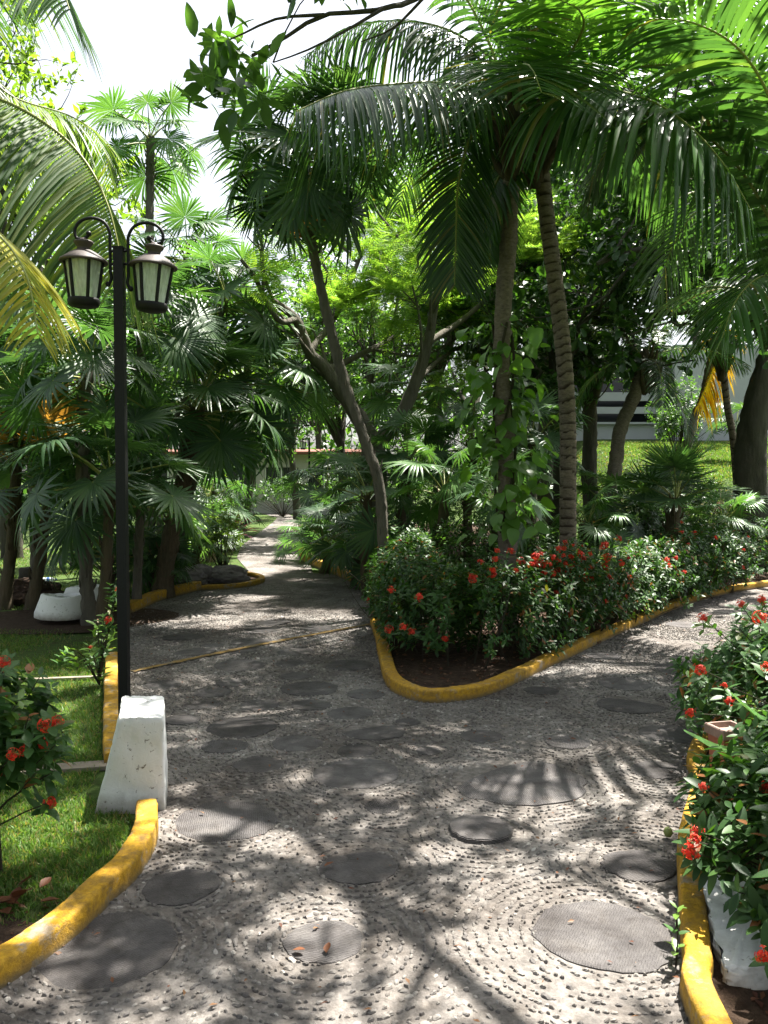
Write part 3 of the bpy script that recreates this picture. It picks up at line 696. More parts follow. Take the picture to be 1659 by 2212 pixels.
def reg_leftfar(rng, n):
    P = np.c_[rng.uniform(-11, -3.2, n), rng.uniform(10.5, 20, n)]; P = P[noise3(np.c_[P, P[:, 0]], 1.1, 6) > -.1]; return np.c_[P, np.full(len(P), -.012)]
grass('grass', 'sunlit lawn beyond the white tubs', reg_leftfar, 30000, .05, 2, None, .012)
def reg_right(rng, n):
    P = np.c_[rng.uniform(4.0, 13, n), rng.uniform(14.5, 27, n)]; return np.c_[P, ground_z(P[:, 0], P[:, 1]) - .012]
grass('grass', 'bright sunlit lawn on the bank before the white building', reg_right, 85000, .06, 3, None, .018)

# ------------------------------------------------------------------ street lamps
def street_lamp(base, post_h, label, group, rot=0, single=None, detail=True):
    root = thing('street_lamp', base, label, 'street lamp', group); root.rotation_euler = (0, 0, rot)
    mb = MB(); w = .028
    mb.box((-w, -w, 0), (w, w, post_h)); mb.box((-w - .004, -w - .004, post_h - .004), (w + .004, w + .004, post_h + .006))
    mb.box((-.09, -.09, 0), (.09, .09, .012)); mb.build('post', MT['iron'], root)
    for s in (-1, 1):
        if single and s != single: continue
        dz = -.027 if s > 0 else 0.
        mb = MB(); x = lambda v: s * v
        z = post_h + dz
        arc = [(x(.058), 0, z - .20), (x(.046), 0, z - .17), (x(.052), 0, z - .12), (x(.052), 0, z + .05), (x(.056), 0, z + .10), (x(.085), 0, z + .148), (x(.135), 0, z + .17), (x(.19), 0, z + .168), (x(.235), 0, z + .142), (x(.254), 0, z + .10), (x(.246), 0, z + .06), (x(.222), 0, z + .053), (x(.196), 0, z + .056), (x(.178), 0, z + .075)]
        mb.tube(catmull(arc, 56), .0095, 8)
        for c in ((x(.174), 0, z + .084), (x(.066), 0, z - .205)):
            mb.lathe([(.001, -.016), (.011, -.012), (.016, 0), (.011, .012), (.001, .016)], 12, c)
        for dzz in (-.016, -.09): mb.tube([(x(.02), 0, z + dzz - dz), (x(.055), 0, z + dzz - dz)], .008, 6)
        mb.build('scroll_bracket', MT['iron'], root)
        ln = bpy.data.objects.new('lantern', None); COL.objects.link(ln); ln.parent = root; ln.location = (x(.204), 0, z + .048); ln.rotation_euler = (R(1.5), R(3.5) if s > 0 else R(1), R(5))
        mb = MB()      # cap with collar
        mb.lathe([(.001,.012),(.018,.010),(.022,.002),(.050,-.006),(.056,-.012),(.052,-.022),(.038,-.040),(.034,-.055),(.050,-.060),(.082,-.078),(.108,-.098),(.134,-.116),(.138,-.124),(.134,-.132),(.118,-.128),(.09,-.118),(.001,-.105)], 28)
        mb.build('cap', MT['iron_worn'], ln)
        zt, zb, rt, rb = -.124, -.352, .108, .078; fr = MB()
        ang = [R(60 * q) for q in range(6)]
        for q in range(6):
            a = ang[q]; t_ = np.array([math.cos(a), math.sin(a), 0])
            fr.tube([t_ * rt + np.array([0,0,zt]), t_ * rb + np.array([0,0,zb])], (.0105), 5)
        fr.lathe([(.070, zb + .018), (.088, zb + .018), (.091, zb + .006), (.089, zb - .012), (.082, zb - .026), (.055, zb - .034), (.001, zb - .035)], 24)
        fr.lathe([(.001, zb + .017), (.07, zb + .018)], 24)
        fr.build('frame', MT['iron'], ln)
        for q in range(6):
            a0, a1 = ang[q], ang[(q + 1) % 6]; p = MB(); k_ = 5; V = []
            for r_, z_ in ((rt - .004, zt), (rb - .003, zb + .01)):
                for f in np.linspace(0, 1, k_):
                    aa = a0 + f * ((a1 - a0) % (2 * math.pi)); bul = math.cos(R(30)) / math.cos((f - .5) * R(60)) * (1 + .06 * math.sin(f * math.pi))
                    V.append((math.cos(aa) * r_ * bul, math.sin(aa) * r_ * bul, z_))
            p.add(V, [(i, i + 1, k_ + i + 1, k_ + i) for i in range(k_ - 1)], 0); p.build('pane', MT['glass'], ln)
        bl = MB(); bl.lathe([(.001,-.12),(.014,-.12),(.016,-.165),(.02,-.17),(.022,-.195),(.024,-.20),(.034,-.225),(.034,-.25),(.024,-.272),(.001,-.28)], 14)
        bl.build('bulb', MT['bulb'], ln)
    return root
street_lamp(at(270, 1623, 5.0) * np.array([1, 1, 0]), 2.93, 'tall black double-lantern street lamp beside the white concrete block', 'garden street lamps')
street_lamp((at(668, 1000, 29)[0] + .0, 29, 0), 2.93, 'distant small black street lamp seen through the trees', 'garden street lamps', R(20), -1)

# ------------------------------------------------------------------ white block, tubs and small things
def faceted_block(name, quad_lo, quad_hi, mat, sub=14, amp=.004, bev=.02, seed=0, parent=None):
    """closed block between two quads (counter-clockwise) with worn, uneven faces"""
    lo, hi = np.array(quad_lo, float), np.array(quad_hi, float); m = sub; V = []; per = []
    us = np.concatenate([[0, .03], np.linspace(.08, .92, m), [.97, 1]])
    ring = []
    for e in range(4):
        for u in us[:-1]: ring.append((e, u))
    k = len(ring); vs = np.concatenate([np.linspace(0, .93, m), [.97, 1.0]])
    for v in vs:
        for e, u in ring:
            a = lo[e] * (1 - u) + lo[(e + 1) % 4] * u; b = hi[e] * (1 - u) + hi[(e + 1) % 4] * u
            p = a * (1 - v) + b * v; c = (lo.mean(0) * (1 - v) + hi.mean(0) * v)
            cr = 1 - bev * ((abs(u - .5) * 2) ** 14) * 1.2 - (bev * 1.0 if v == 1.0 else 0)
            p = c + (p - c) * cr; p[2] = a[2] * (1 - v) + b[2] * v; V.append(p)
    V = np.array(V); V += (noise3(V, 28, seed) * amp)[:, None] * nrm(V - V.mean(0)) + np.random.default_rng(seed).normal(0, amp * .25, V.shape)
    F = [(i * k + j, i * k + (j + 1) % k, (i + 1) * k + (j + 1) % k, (i + 1) * k + j) for i in range(len(vs) - 1) for j in range(k)]
    mb = MB(); mb.add(V, F, 0); top = (len(vs) - 1) * k
    c = V[top:].mean(0); mid = c + (V[top:] - c) * .5; mid[:, 2] += .004
    mb.add(np.vstack([V[top:], mid, c + np.array([0,0,.005])]), [(j, (j + 1) % k, k + (j + 1) % k) for j in range(k)] + [(j, k + (j + 1) % k, k + j) for j in range(k)] + [(k + j, k + (j + 1) % k, 2 * k) for j in range(k)], 0)
    return mb.build(name, mat, parent)
hb = .455
tl, tr_, br, bl_ = at(257, 1558, 4.07), at(355, 1555, 4.08), at(355, 1506, 4.50), at(263, 1508, 4.50)
top4 = [(p[0], p[1], hb) for p in (tl, tr_, br, bl_)]
lo4 = [(-1.405, 4.06, -.04), (-1.055, 4.09, -.04), (-1.15, 4.52, -.04), (-1.44, 4.54, -.04)]
tag(faceted_block('concrete_block', lo4, top4, MT['white'], 16, .006, .03, 3), 'white painted tapered concrete block at the end of the yellow kerb', 'block')

def tub(c, s, label, rz):
    c = np.array(c); mb = MB(); k = 40; th = np.arange(k) * 2 * math.pi / k
    prof = [(.285,.0),(.29,.02),(.285,.05),(.262,.13),(.235,.21),(.222,.245),(.210,.258),(.195,.25),(.185,.225),(.15,.222),(.001,.225)]
    V = []
    for r_, z_ in prof:
        rr = r_ * (1 + .02 * np.sin(3 * th + z_ * 9) + .012 * np.sin(8 * th + z_ * 20)) * s
        zz = z_ * s * (1 + .05 * np.sin(2 * th + 1))
        V.append(np.stack([rr * np.cos(th), rr * np.sin(th), zz], -1))
    V = np.concatenate(V); V += np.random.default_rng(int(s * 100)).normal(0, .0025, V.shape)
    mb.add(V, [(i * k + j, i * k + (j + 1) % k, (i + 1) * k + (j + 1) % k, (i + 1) * k + j) for i in range(len(prof) - 1) for j in range(k)], 0)
    o = tag(mb.build('concrete_tub', MT['white']), label, 'tub', 'white tubs on the lawn'); o.location = Vector(c); o.rotation_euler = (R(-1), R(2), rz); return o
tub(gp(112, 1352) + np.array([0, .28, .05]), 1.0, 'white upturned concrete tub, front one of the two on the lawn', .3)
tub(gp(172, 1330) + np.array([-.05, .35, .05]), .98, 'white upturned concrete tub, partly hidden behind the front tub', 1.3)

def rock(name, c, s, mat, seed, label, cat='rock', group=None, rough=.30):
    import bmesh
    bm = bmesh.new(); bmesh.ops.create_icosphere(bm, subdivisions=4, radius=1)
    V = np.array([v.co[:] for v in bm.verts]); F = np.array([[v.index for v in f.verts] for f in bm.faces]); bm.free()
    d = 1 + rough * noise3(V, 2.2, seed) + rough * .9 * np.abs(noise3(V, 4.5, seed + 1)) - rough * .8 * np.abs(noise3(V, 10, seed + 2)) + rough * .5 * np.abs(noise3(V, 22, seed + 3))
    V = V * d[:, None] * np.array(s); V[:, 2] = np.maximum(V[:, 2], -s[2] * .45)
    mb = MB(); mb.add(V, F, 0, False); o = mb.build(name, mat); o.location = Vector(np.array(c) + np.array([0, 0, s[2] * .4])); return tag(o, label, cat, group)
rock('rock', (gp(425,1256)[0], 13.1, 0), (.33,.22,.20), MT['rock'], 4, 'dark grey weathered rock in the small kerbed bed, nearer the palm trunk', 'rock', 'rocks in the small bed')
rock('rock', (gp(488,1255)[0], 13.2, 0), (.36,.2,.17), MT['rock'], 9, 'pale weathered rock in the small kerbed bed, nearer the path', 'rock', 'rocks in the small bed')
rock('soil_mound', (at(52,1300,11.2)[0], 11.2, 0), (.50,.38,.21), MT['soil'], 14, 'dark mound of earth and roots behind the white tubs', 'mound')
mb = MB(); k = 14; th = np.arange(k) * 2 * math.pi / k; rg = np.random.default_rng(4)
rad = .13 * (1 + rg.normal(0, .08, (6, k))); P = np.array([(0,0,-.02),(0,0,.06),(.01,0,.16),(.02,0,.26),(.02,0,.34),(.02,0,.36)])
rad *= np.array([1.5, 1.15, 1, .95, .9, .82])[:, None]; mb.tube(P, rad, k)
o = tag(mb.build('tree_stump', MT['bark_dark']), 'short grey tree stump between two palm trunks', 'stump'); o.location = (at(58,1280,12.0)[0], 12.0, 0)
mb = MB(); mb.lathe([(.001,0),(.03,0),(.036,.01),(.036,.06),(.034,.065),(.036,.07),(.036,.15),(.03,.18),(.014,.205),(.013,.225)], 18, mat=0)
bt = thing('plastic_bottle', (at(92,1255,13.3)[0], 13.3, .038), 'clear plastic bottle lying on the sunlit lawn', 'bottle')
m_, nt, N, L = new_mat('clear_plastic'); tb = N('ShaderNodeBsdfTransparent'); df = N('ShaderNodeBsdfPrincipled'); df.inputs['Base Color'].default_value = (.8,.84,.9,1); df.inputs['Roughness'].default_value = .2
mx = N('ShaderNodeMixShader'); mx.inputs[0].default_value = .6; L(tb.outputs[0], mx.inputs[1]); L(df.outputs[0], mx.inputs[2]); oo = N('ShaderNodeOutputMaterial'); L(mx.outputs[0], oo.inputs[0])
mb.build('body', m_, bt); c_ = MB(); c_.lathe([(.001,.242),(.015,.242),(.016,.225),(.016,.222)], 14); c_.build('cap', MT['bottlecap'], bt)
c_ = MB(); c_.lathe([(.0368,.07),(.0368,.12)], 18); c_.build('label_band', MT['bottlecap'], bt)
bt.rotation_euler = (0, R(90), R(8)); bt.scale = (.9, .9, .9)
for i, (p, l, rz, lab) in enumerate(((gp(195,1660), .7, 12, 'weathered plank lying behind the white concrete block'), (gp(150,1468), .75, 10, 'thin grey plank lying on the grass beside the sapling'))):
    mb = MB(); w_ = .055 if i == 0 else .025; mb.box((-l / 2, -w_, 0), (l / 2, w_, .022)); o = tag(mb.build('plank', MT['wood']), lab, 'plank'); o.location = (p[0] - .12, p[1], -.006); o.rotation_euler = (0, 0, R(rz))

# ------------------------------------------------------------------ flowering shrubs
def floret_cluster(seed, n=17, r=.030):
    rng = np.random.default_rng(seed); mb = MB()
    for i in range(n):
        u = rng.uniform(.05, 1); az = i * 2.4; d = np.array([math.sqrt(1 - u * u) * math.cos(az), math.sqrt(1 - u * u) * math.sin(az), u]); d = nrm(d + rng.normal(0, .1, 3))
        c = d * r * rng.uniform(.55, 1.25) * np.array([1, 1, .75]); mb.tube([d * .004, c], [.0016, .0012], 3, 0, False)
        A = orient(d[None], rdir(rng, 1))[0]
        for q in range(4):
            a = q * math.pi / 2 + .4; e = A[:, 1] * math.cos(a) + A[:, 2] * math.sin(a); s_ = np.cross(d, e); ln = .013 * rng.uniform(.8, 1.2)
            mb.add([c, c + e * ln * .5 + s_ * .0048 + d * .001, c + e * ln - d * .001, c + e * ln * .5 - s_ * .0048 + d * .001], [(0, 1, 2, 3)], 0, False)
    return mb.mesh('flower_cluster', MT['red'])
FLO = [floret_cluster(s) for s in range(4)]
LEAFME = {}
def leaf_me(key, tmpl, mat):
    if key not in LEAFME:
        m_ = MB(); m_.add(tmpl[0], tmpl[1], 0); LEAFME[key] = m_.mesh('leaf', mat)
    return LEAFME[key]
def shrub(name, label, cat, base, tips, axes, stems, leaf_size, per_tip, seed, flowers=(), n_parts=250, young=.1, mat='ixora', group=None, tmpl=None, fl_scale=.62, upb=.8):
    """tips/axes: twig ends in world space; stems: polylines in world space; flowers: world points"""
    rng = np.random.default_rng(seed); base = np.array(base); root = thing(name, base, label, cat, group); tmpl = tmpl or LEAF
    if len(flowers):
        tips = np.vstack([tips, [np.array(c) - nrm(np.array(d, float)) * .03 for c, d, _ in flowers]]); axes = np.vstack([axes, [nrm(np.array(d, float) + np.array([0, 0, .3])) for _, d, _ in flowers]])
        if name != 'flowering_hedge': stems = list(stems) + [(catmull([base, base * .45 + np.array(c) * .55 + np.array([0, 0, .05]), np.array(c)], 6), .005) for c, _, _ in flowers]
    mb = MB()
    for P, r in stems: mb.tube(np.asarray(P) - base, np.linspace(r, r * .45, len(P)), 5, 0, False)
    # twigs
    for q in range(len(tips)):
        if q % 2 == 0: mb.tube([tips[q] - base - axes[q] * leaf_size * 1.3, tips[q] - base], [.0028, .0018], 3, 0, False)
    tag(mb.build('stems', MT['twig'], root), kind='stuff')
    N = len(tips) * per_tip
    ax = np.repeat(axes, per_tip, 0); k = np.tile(np.arange(per_tip), len(tips))
    # opposite pairs along the twig
    B = nrm(np.cross(ax, rdir(rng, 1)[0] + np.zeros_like(ax))); Cc = np.cross(ax, B); phi = (k % 2) * math.pi + (k // 2) * 1.57 + np.repeat(rng.uniform(0, 6.28, len(tips)), per_tip) + rng.normal(0, .25, N)
    rad = B * np.cos(phi)[:, None] + Cc * np.sin(phi)[:, None]
    D = nrm(rad * rng.uniform(.7, 1.1, (N, 1)) + ax * rng.uniform(.25, .7, (N, 1)) + np.array([0, 0, -.12]))
    O = np.repeat(tips, per_tip, 0) - ax * ((k // 2) * leaf_size * .33)[:, None]
    U = nrm(np.array([0, 0, 1.]) * upb + ax * .5 + rdir(rng, N) * .35)
    s = leaf_size * rng.uniform(.7, 1.2, N) * np.where(k < 2, .75, 1)
    M = orient(D, U) * s[:, None, None]
    yng = np.repeat(rng.random(len(tips)) < young, per_tip)
    dist = np.linalg.norm(O - np.array([0, 0, CAMH]), axis=1); dist += rng.normal(0, .15, N)
    part = np.zeros(N, bool); part[np.argsort(dist)[:n_parts]] = True
    mb = MB()
    for yv in (False, True):
        s_ = ~part & (yng == yv)
        mb.inst(tmpl, M[s_], O[s_] - base, 1 if yv else 0)
    if mb.F: tag(mb.build('foliage', [MT[mat], MT['ixora_young']], root), kind='stuff')
    mes = (leaf_me(mat + str(id(tmpl)), tmpl, MT[mat]), leaf_me('young' + str(id(tmpl)), tmpl, MT['ixora_young']))
    for q in np.where(part)[0]: put('leaf', mes[int(yng[q])], root, M4(M[q], O[q] - base))
    for c, d, s_ in flowers:
        A = orient(nrm(np.array([d])), rdir(rng, 1))[0]; Mf = np.stack([A[:, 1], A[:, 2], A[:, 0]], -1) * s_ * fl_scale
        put('flower_cluster', FLO[rng.integers(4)], root, M4(Mf, np.array(c) - base))
    return root
def band_points(line, halfw, h, n, rng, top_bias=.5, hvar=.12, low=.12):
    """points in the volume of a hedge that follows a line; returns points and outward axes"""
    L = catmull([(p[0], p[1], 0) for p in line], 60); T = nrm(np.gradient(L, axis=0)); Nn = np.stack([-T[:, 1], T[:, 0], 0 * T[:, 0]], -1)
    q = rng.integers(0, 60, n); a = rng.uniform(0, math.pi, n)          # shell angle over the cross section
    u = np.cos(a); w = np.sin(a) ** .6
    depth = 1 - .55 * rng.random(n) ** 2.2
    hh = h * (1 + hvar * noise3(L[q], 2.6, 3) + hvar * .5 * rng.normal(size=n))
    zlo = low * h
    z = zlo + (hh - zlo) * np.where(rng.random(n) < top_bias, w * depth, rng.random(n) ** .7 * (.3 + .7 * w))
    off = u * halfw * (1 + .15 * noise3(L[q], 4, 5)) * depth
    P = L[q] + T[q] * rng.uniform(-.08, .08, (n, 1)) + Nn[q] * off[:, None]; P[:, 2] += z
    A = nrm(Nn[q] * u[:, None] * .8 + np.array([0, 0, 1.]) * (.25 + .9 * (z / h)[:, None]) + rng.normal(0, .3, (n, 3)))
    return P, A, (L, Nn)
def hedge_stems(L, Nn, halfw, h, n, rng):
    out = []
    for i in range(n):
        q = rng.integers(2, 58); b = L[q] + Nn[q] * rng.uniform(-.6, .6) * halfw; b[2] = 0
        t = b + Nn[q] * rng.normal(0, .5) * halfw + np.array([rng.normal(0, .1), rng.normal(0, .1), h * rng.uniform(.6, .95)])
        m = (b + t) / 2 + rng.normal(0, .04, 3); out.append((catmull([b, m, t], 6), rng.uniform(.004, .010)))
    return out
rng = np.random.default_rng(21)
hl = [(.30, 11.9), (.28, 10.2), (.30, 8.6), (.50, 7.4), (.98, 7.45), (1.75, 8.4), (2.75, 9.7), (3.9, 11.2), (5.0, 12.4)]
tips, axes, (L, Nn) = band_points(hl, .46, .90, 4600, rng, .55, .12, .14)
fl = []
L2 = catmull([(p[0], p[1], 0) for p in hl], 200)
for i in range(95):
    q = rng.integers(0, len(tips)); c = tips[q]
    if c[2] < .3 or (c[2] < .7 and rng.random() < .5): continue
    if axes[q][1] > .35: continue
    fl.append((c + axes[q] * .045 + np.array([0, 0, .02]), axes[q] + np.array([0, -.5, .5]), rng.uniform(.9, 1.7)))
for i in range(70):      # denser at the sunny shoulder
    px, py = rng.normal(1225, 100), rng.normal(1222, 26); d = 8.3 + (px - 1215) * .006
    c = at(px, py, d - .3); fl.append((c, np.array([rng.normal(0, .4), -.7, .6]), rng.uniform(1.1, 2.1)))
for px, py, d in ((840,1360,7.0),(890,1365,6.95),(872,1355,6.95),(962,1380,6.9),(1018,1245,7.2),(1150,1280,7.4),(1228,1325,8.0),(905,1290,6.9),(845,1275,7.2)):
    fl.append((at(px, py, d), np.array([0, -.8, .4]), 1.7))
shrub('flowering_hedge', 'dense green hedge with red flower clusters inside the curved yellow kerb', 'hedge', (.5, 8, 0), tips, axes, hedge_stems(L, Nn, .4, .9, 150, rng), .076, 8, 22, fl, 280, .07)
# back hedge beyond the right branch of the path
bh = [(3.4, 14.6), (4.4, 14.3), (5.6, 14.0), (7.2, 13.9)]
tips, axes, (L, Nn) = band_points(bh, .5, .98, 1200, rng, .5, .1, .12)
fl = [(tips[q] + axes[q] * .05, axes[q] + np.array([0, -.6, .4]), rng.uniform(1.2, 1.9)) for q in rng.integers(0, len(tips), 22) if axes[q][1] < .2]
shrub('flowering_hedge', 'dark clipped hedge behind the right branch of the path', 'hedge', (5, 14, 0), tips, axes, hedge_stems(L, Nn, .4, .9, 50, rng), .072, 7, 23, fl, 0, .04)
# right foreground bushes
def blob_points(c, rad, n, rng, low=.0):
    d = rdir(rng, n); d[:, 2] = np.abs(d[:, 2]) * 1.0 - .25 * (rng.random(n)); f = 1 - .5 * rng.random(n) ** 2
    P = np.array(c) + d * f[:, None] * np.array(rad) * (1 + .18 * noise3(d, 3.2, int(rad[0] * 100)))[:, None]
    ok = P[:, 2] > low; return P[ok], nrm(d * .8 + np.array([0, 0, .55]) + rng.normal(0, .25, (n, 3)))[ok]
def fan_stems(base, tips, n, rng, r=.007):
    out = []
    for q in rng.integers(0, len(tips), n):
        b = np.array(base) + np.array([rng.normal(0, .12), rng.normal(0, .12), 0]); b[2] = 0
        out.append((catmull([b, b * .45 + tips[q] * .55 + np.array([0, 0, .06]) + rng.normal(0, .02, 3), tips[q]], 6), r * rng.uniform(.6, 1.2)))
    return out
c = (2.60, 5.0, .30); tips, axes = blob_points(c, (.86, .88, .56), 820, rng, .06)
fl = [(at(px, py, d), np.array([-.3, -.7, .5]), s) for px, py, d, s in ((1519,1335,4.75,1.5),(1513,1446,4.35,1.7),(1641,1335,4.6,1.8),(1575,1515,4.15,1.1),(1565,1480,4.2,.9),(1600,1305,5.0,1.3),(1645,1295,5.2,1.4),(1490,1540,4.3,1.3),(1655,1440,4.3,1.2))]
shrub('flowering_bush', 'leafy bush with red flowers behind the terracotta pot', 'bush', (2.62, 5.05, 0), tips, axes, fan_stems((2.62, 5.05, 0), tips, 36, rng), .082, 8, 24, fl, 150, .16, group='right flowering bushes')
c = (1.62, 2.82, .26); tips, axes = blob_points(c, (.52, .86, .46), 640, rng, .02)
t2, a2 = blob_points((1.92, 3.8, .24), (.40, .42, .36), 260, rng, .02); tips = np.vstack([tips, t2]); axes = np.vstack([axes, a2])
fl = [(at(px, py, d), np.array([-.6, -.6, .3]), s) for px, py, d, s in ((1492,1842,2.9,1.5),(1505,1795,2.95,1.2),(1520,1700,3.1,.9),(1500,1815,2.9,1.1),(1648,2065,2.35,1.2),(1655,1700,3.0,1.0))]
shrub('flowering_bush', 'large dark-leaved bush hanging over the near right kerb', 'bush', (1.62, 3.0, 0), tips, axes, fan_stems((1.66, 3.0, 0), tips, 30, rng), .088, 7, 25, fl, 240, .04, group='right flowering bushes')
# left foreground bush
c = (-1.64, 3.35, .50); tips, axes = blob_points(c, (.42, .36, .46), 240, rng, .08)
fl = [(at(px, py, d), np.array([.5, -.6, .4]), s) for px, py, d, s in ((97,1567,3.2,1.25),(122,1560,3.25,1.25),(93,1607,3.2,1.3),(55,1622,3.15,1.1),(110,1732,3.2,1.3),(12,1435,3.3,1.3),(28,1630,3.1,1.1),(8,1430,3.2,1.1))]
shrub('flowering_bush', 'bush with red flowers at the left edge beside the lawn', 'bush', (-1.78, 3.35, 0), tips, axes, fan_stems((-1.80, 3.35, 0), tips, 26, rng), .085, 8, 26, fl, 220, .13, group='left flowering bush')
# sapling beside the lamp post
b0 = gp(215, 1480); rngs = np.random.default_rng(31); tips = []; axes = []; stems = []
for px, py, d in ((238,1265,6.6),(225,1330,6.5),(212,1345,6.6),(245,1300,6.6),(140,1410,6.3),(150,1402,6.3),(165,1425,6.4),(205,1420,6.6),(225,1400,6.5),(230,1375,6.6),(215,1440,6.6),(240,1350,6.5),(190,1395,6.4),(250,1290,6.6)):
    p = at(px, py, d); tips.append(p); axes.append(nrm(np.array([rngs.normal(0, .35), rngs.normal(0, .3), 1.]))); stems.append((catmull([b0, b0 * .5 + p * .5 + np.array([0, 0, .08]), p], 6), .006))
tips = np.array(tips); axes = np.array(axes)
shrub('flowering_sapling', 'young thin shrub with pale leaves and red flowers just left of the lamp post', 'shrub', b0, tips, axes, stems, .085, 10, 32, [(at(232,1340,6.45), np.array([.2,-.7,.5]), 1.5), (at(254,1272,6.5), np.array([.2,-.6,.6]), 1.1), (at(195,1398,6.3), np.array([0,-.6,.6]), .8)], 140, .55)
# sprig on the right kerb
b0 = np.array([gp(1470,2130)[0] + .02, 2.75, .0]); p = b0 + np.array([.0, 0, .20]); tips = np.array([p, p - np.array([0, 0, .07]), p - np.array([0, 0, .13])]); axes = np.tile(np.array([[0, -.1, 1.]]), (3, 1))
shrub('sprig', 'small green sprig with an orange tip growing by the right kerb', 'plant', b0, tips, axes, [(catmull([b0, b0 + np.array([.004, 0, .1]), p], 5), .0035)], .055, 4, 33, (), 12, .7)

# terracotta pot with strap leaves
pc = np.array([1.74, 4.3, .02]); pot = thing('flower_pot', pc, 'square-rimmed terracotta pot with limewashed rim between the right bushes', 'pot')
def sq_ring(prof, mat, name):
    mb = MB(); V = []; k = 4
    for r_, z_ in prof: V += [(-r_, -r_, z_), (r_, -r_, z_), (r_, r_, z_), (-r_, r_, z_)]
    mb.add(V, [(i * 4 + j, i * 4 + (j + 1) % 4, (i + 1) * 4 + (j + 1) % 4, (i + 1) * 4 + j) for i in range(len(prof) - 1) for j in range(4)], 0, False)
    o = mb.build(name, mat, pot); o.rotation_euler = (0, 0, R(14)); return o
sq_ring([(.001, 0), (.085, 0), (.112, .34)], MT['terracotta'], 'body'); sq_ring([(.112, .33), (.132, .335), (.132, .385), (.126, .392), (.108, .392), (.10, .36), (.001, .355)], MT['potrim'], 'rim')
pot.scale = (.60, .60, .85)
sp = thing('strap_leaf_plant', (1.95, 3.9, 0), 'plant with long broad pale-striped strap leaves beside the pot', 'plant')
rg = np.random.default_rng(8)
for i, (ctrl, w_) in enumerate((([(1.95,3.9,0), (1.85,3.84,.35), at(1570,1620,3.75), at(1478,1578,3.72)], .05), ([(1.95,3.9,0), (2.0,3.9,.4), at(1659,1560,3.9), at(1578,1495,3.85)], .065), ([(1.95,3.9,0), (2.05,4.0,.45), at(1700,1420,4.0), at(1632,1325,4.0)], .06), ([(1.95,3.9,0), (2.1,3.85,.4), (2.35,3.8,.62), (2.6,3.75,.55)], .06), ([(1.95,3.9,0), (2.05,3.8,.4), (2.2,3.6,.6), (2.3,3.35,.5)], .06), ([(1.95,3.9,0), (2.0,4.05,.5), (2.1,4.3,.8), (2.2,4.55,.85)], .06))):
    C = catmull(ctrl, 16) - np.array([1.95,3.9,0]); T = nrm(np.gradient(C, axis=0)); B = nrm(np.cross(T, np.array([0,-.3,1.]))); Nn2 = np.cross(B, T)
    ww = w_ * 1.5 * np.interp(np.linspace(0, 1, 16), [0, .25, .6, .9, 1], [.35, .8, 1, .75, .25])
    V = np.stack([C - B * ww[:, None] * .5, C - Nn2 * ww[:, None] * .12, C + B * ww[:, None] * .5], 1).reshape(-1, 3)
    F = [q for j in range(15) for q in ((j*3, j*3+3, j*3+4, j*3+1), (j*3+1, j*3+4, j*3+5, j*3+2))]
    mb = MB(); mb.add(V, F, 0); mb.build('leaf', MT['strap'], sp)
# white painted footing behind the right kerb
fq_lo = [(1.055, 2.60, -.02), (1.36, 2.55, -.02), (1.50, 3.25, -.02), (1.195, 3.25, -.02)]; fq_hi = [(1.065, 2.62, .075), (1.33, 2.60, .10), (1.46, 3.2, .12), (1.20, 3.2, .09)]
tag(faceted_block('painted_footing', fq_lo, fq_hi, MT['white'], 12, .016, .03, 8), 'rough white painted concrete footing behind the near right kerb', 'footing')
# ------------------------------------------------------------------ cordyline
cb = at(506, 1175, 19.5); cb[2] = 0; cd = thing('cordyline', cb, 'purple-red cordyline plant beside the far bend of the path', 'plant'); rg = np.random.default_rng(12)
for i in range(22):
    el, az = rg.uniform(10, 85), i * 2.4; d = np.array([math.cos(az) * math.cos(R(el)), math.sin(az) * math.cos(R(el)), math.sin(R(el))])
    put('leaf', leaf_me('cordy', LEAF_LONG, MT['cordyline']), cd, M4(orient(d[None], np.array([[0, 0, 1.]]))[0] * rg.uniform(.45, .7), (0, 0, .35)))
mb = MB(); mb.tube([(0,0,-.02),(0,0,.2),(0,0,.4)], [.02,.018,.015], 6); mb.build('stem', MT['twig'], cd)

# ------------------------------------------------------------------ trees
def grow(rng, p, d, ln, r, lev, maxlev, segs, tips, spread=.75, kids=(2, 4), upt=.1, shrink=.68, wander=.16, axes=None):
    n = 5; P = [np.array(p, float)]; dd = np.array(d, float)
    for i in range(n):
        dd = nrm(dd + rng.normal(0, wander, 3) + np.array([0, 0, upt * .3])); P.append(P[-1] + dd * ln / n)
    r1 = r * (.62 if lev < maxlev else .35)
    segs.append((np.array(P), np.linspace(r, r1, n + 1), lev))
    if lev >= maxlev:
        for q in (3, 4, 5): tips.append(P[q]); axes.append(dd)
        return
    for q in range(rng.integers(kids[0], kids[1] + 1)):
        f = 1.0 if q == 0 else rng.uniform(.35, .95); b = P[0] + 0; idx = f * n; i0 = min(int(idx), n - 1); b = P[i0] + (P[i0 + 1] - P[i0]) * (idx - i0)
        nd = nrm(dd + rng.normal(0, spread, 3) + np.array([0, 0, upt])); grow(rng, b, nd, ln * shrink * rng.uniform(.8, 1.2), r1 * (.95 if q == 0 else .75), lev + 1, maxlev, segs, tips, spread, kids, upt, shrink, wander, axes)
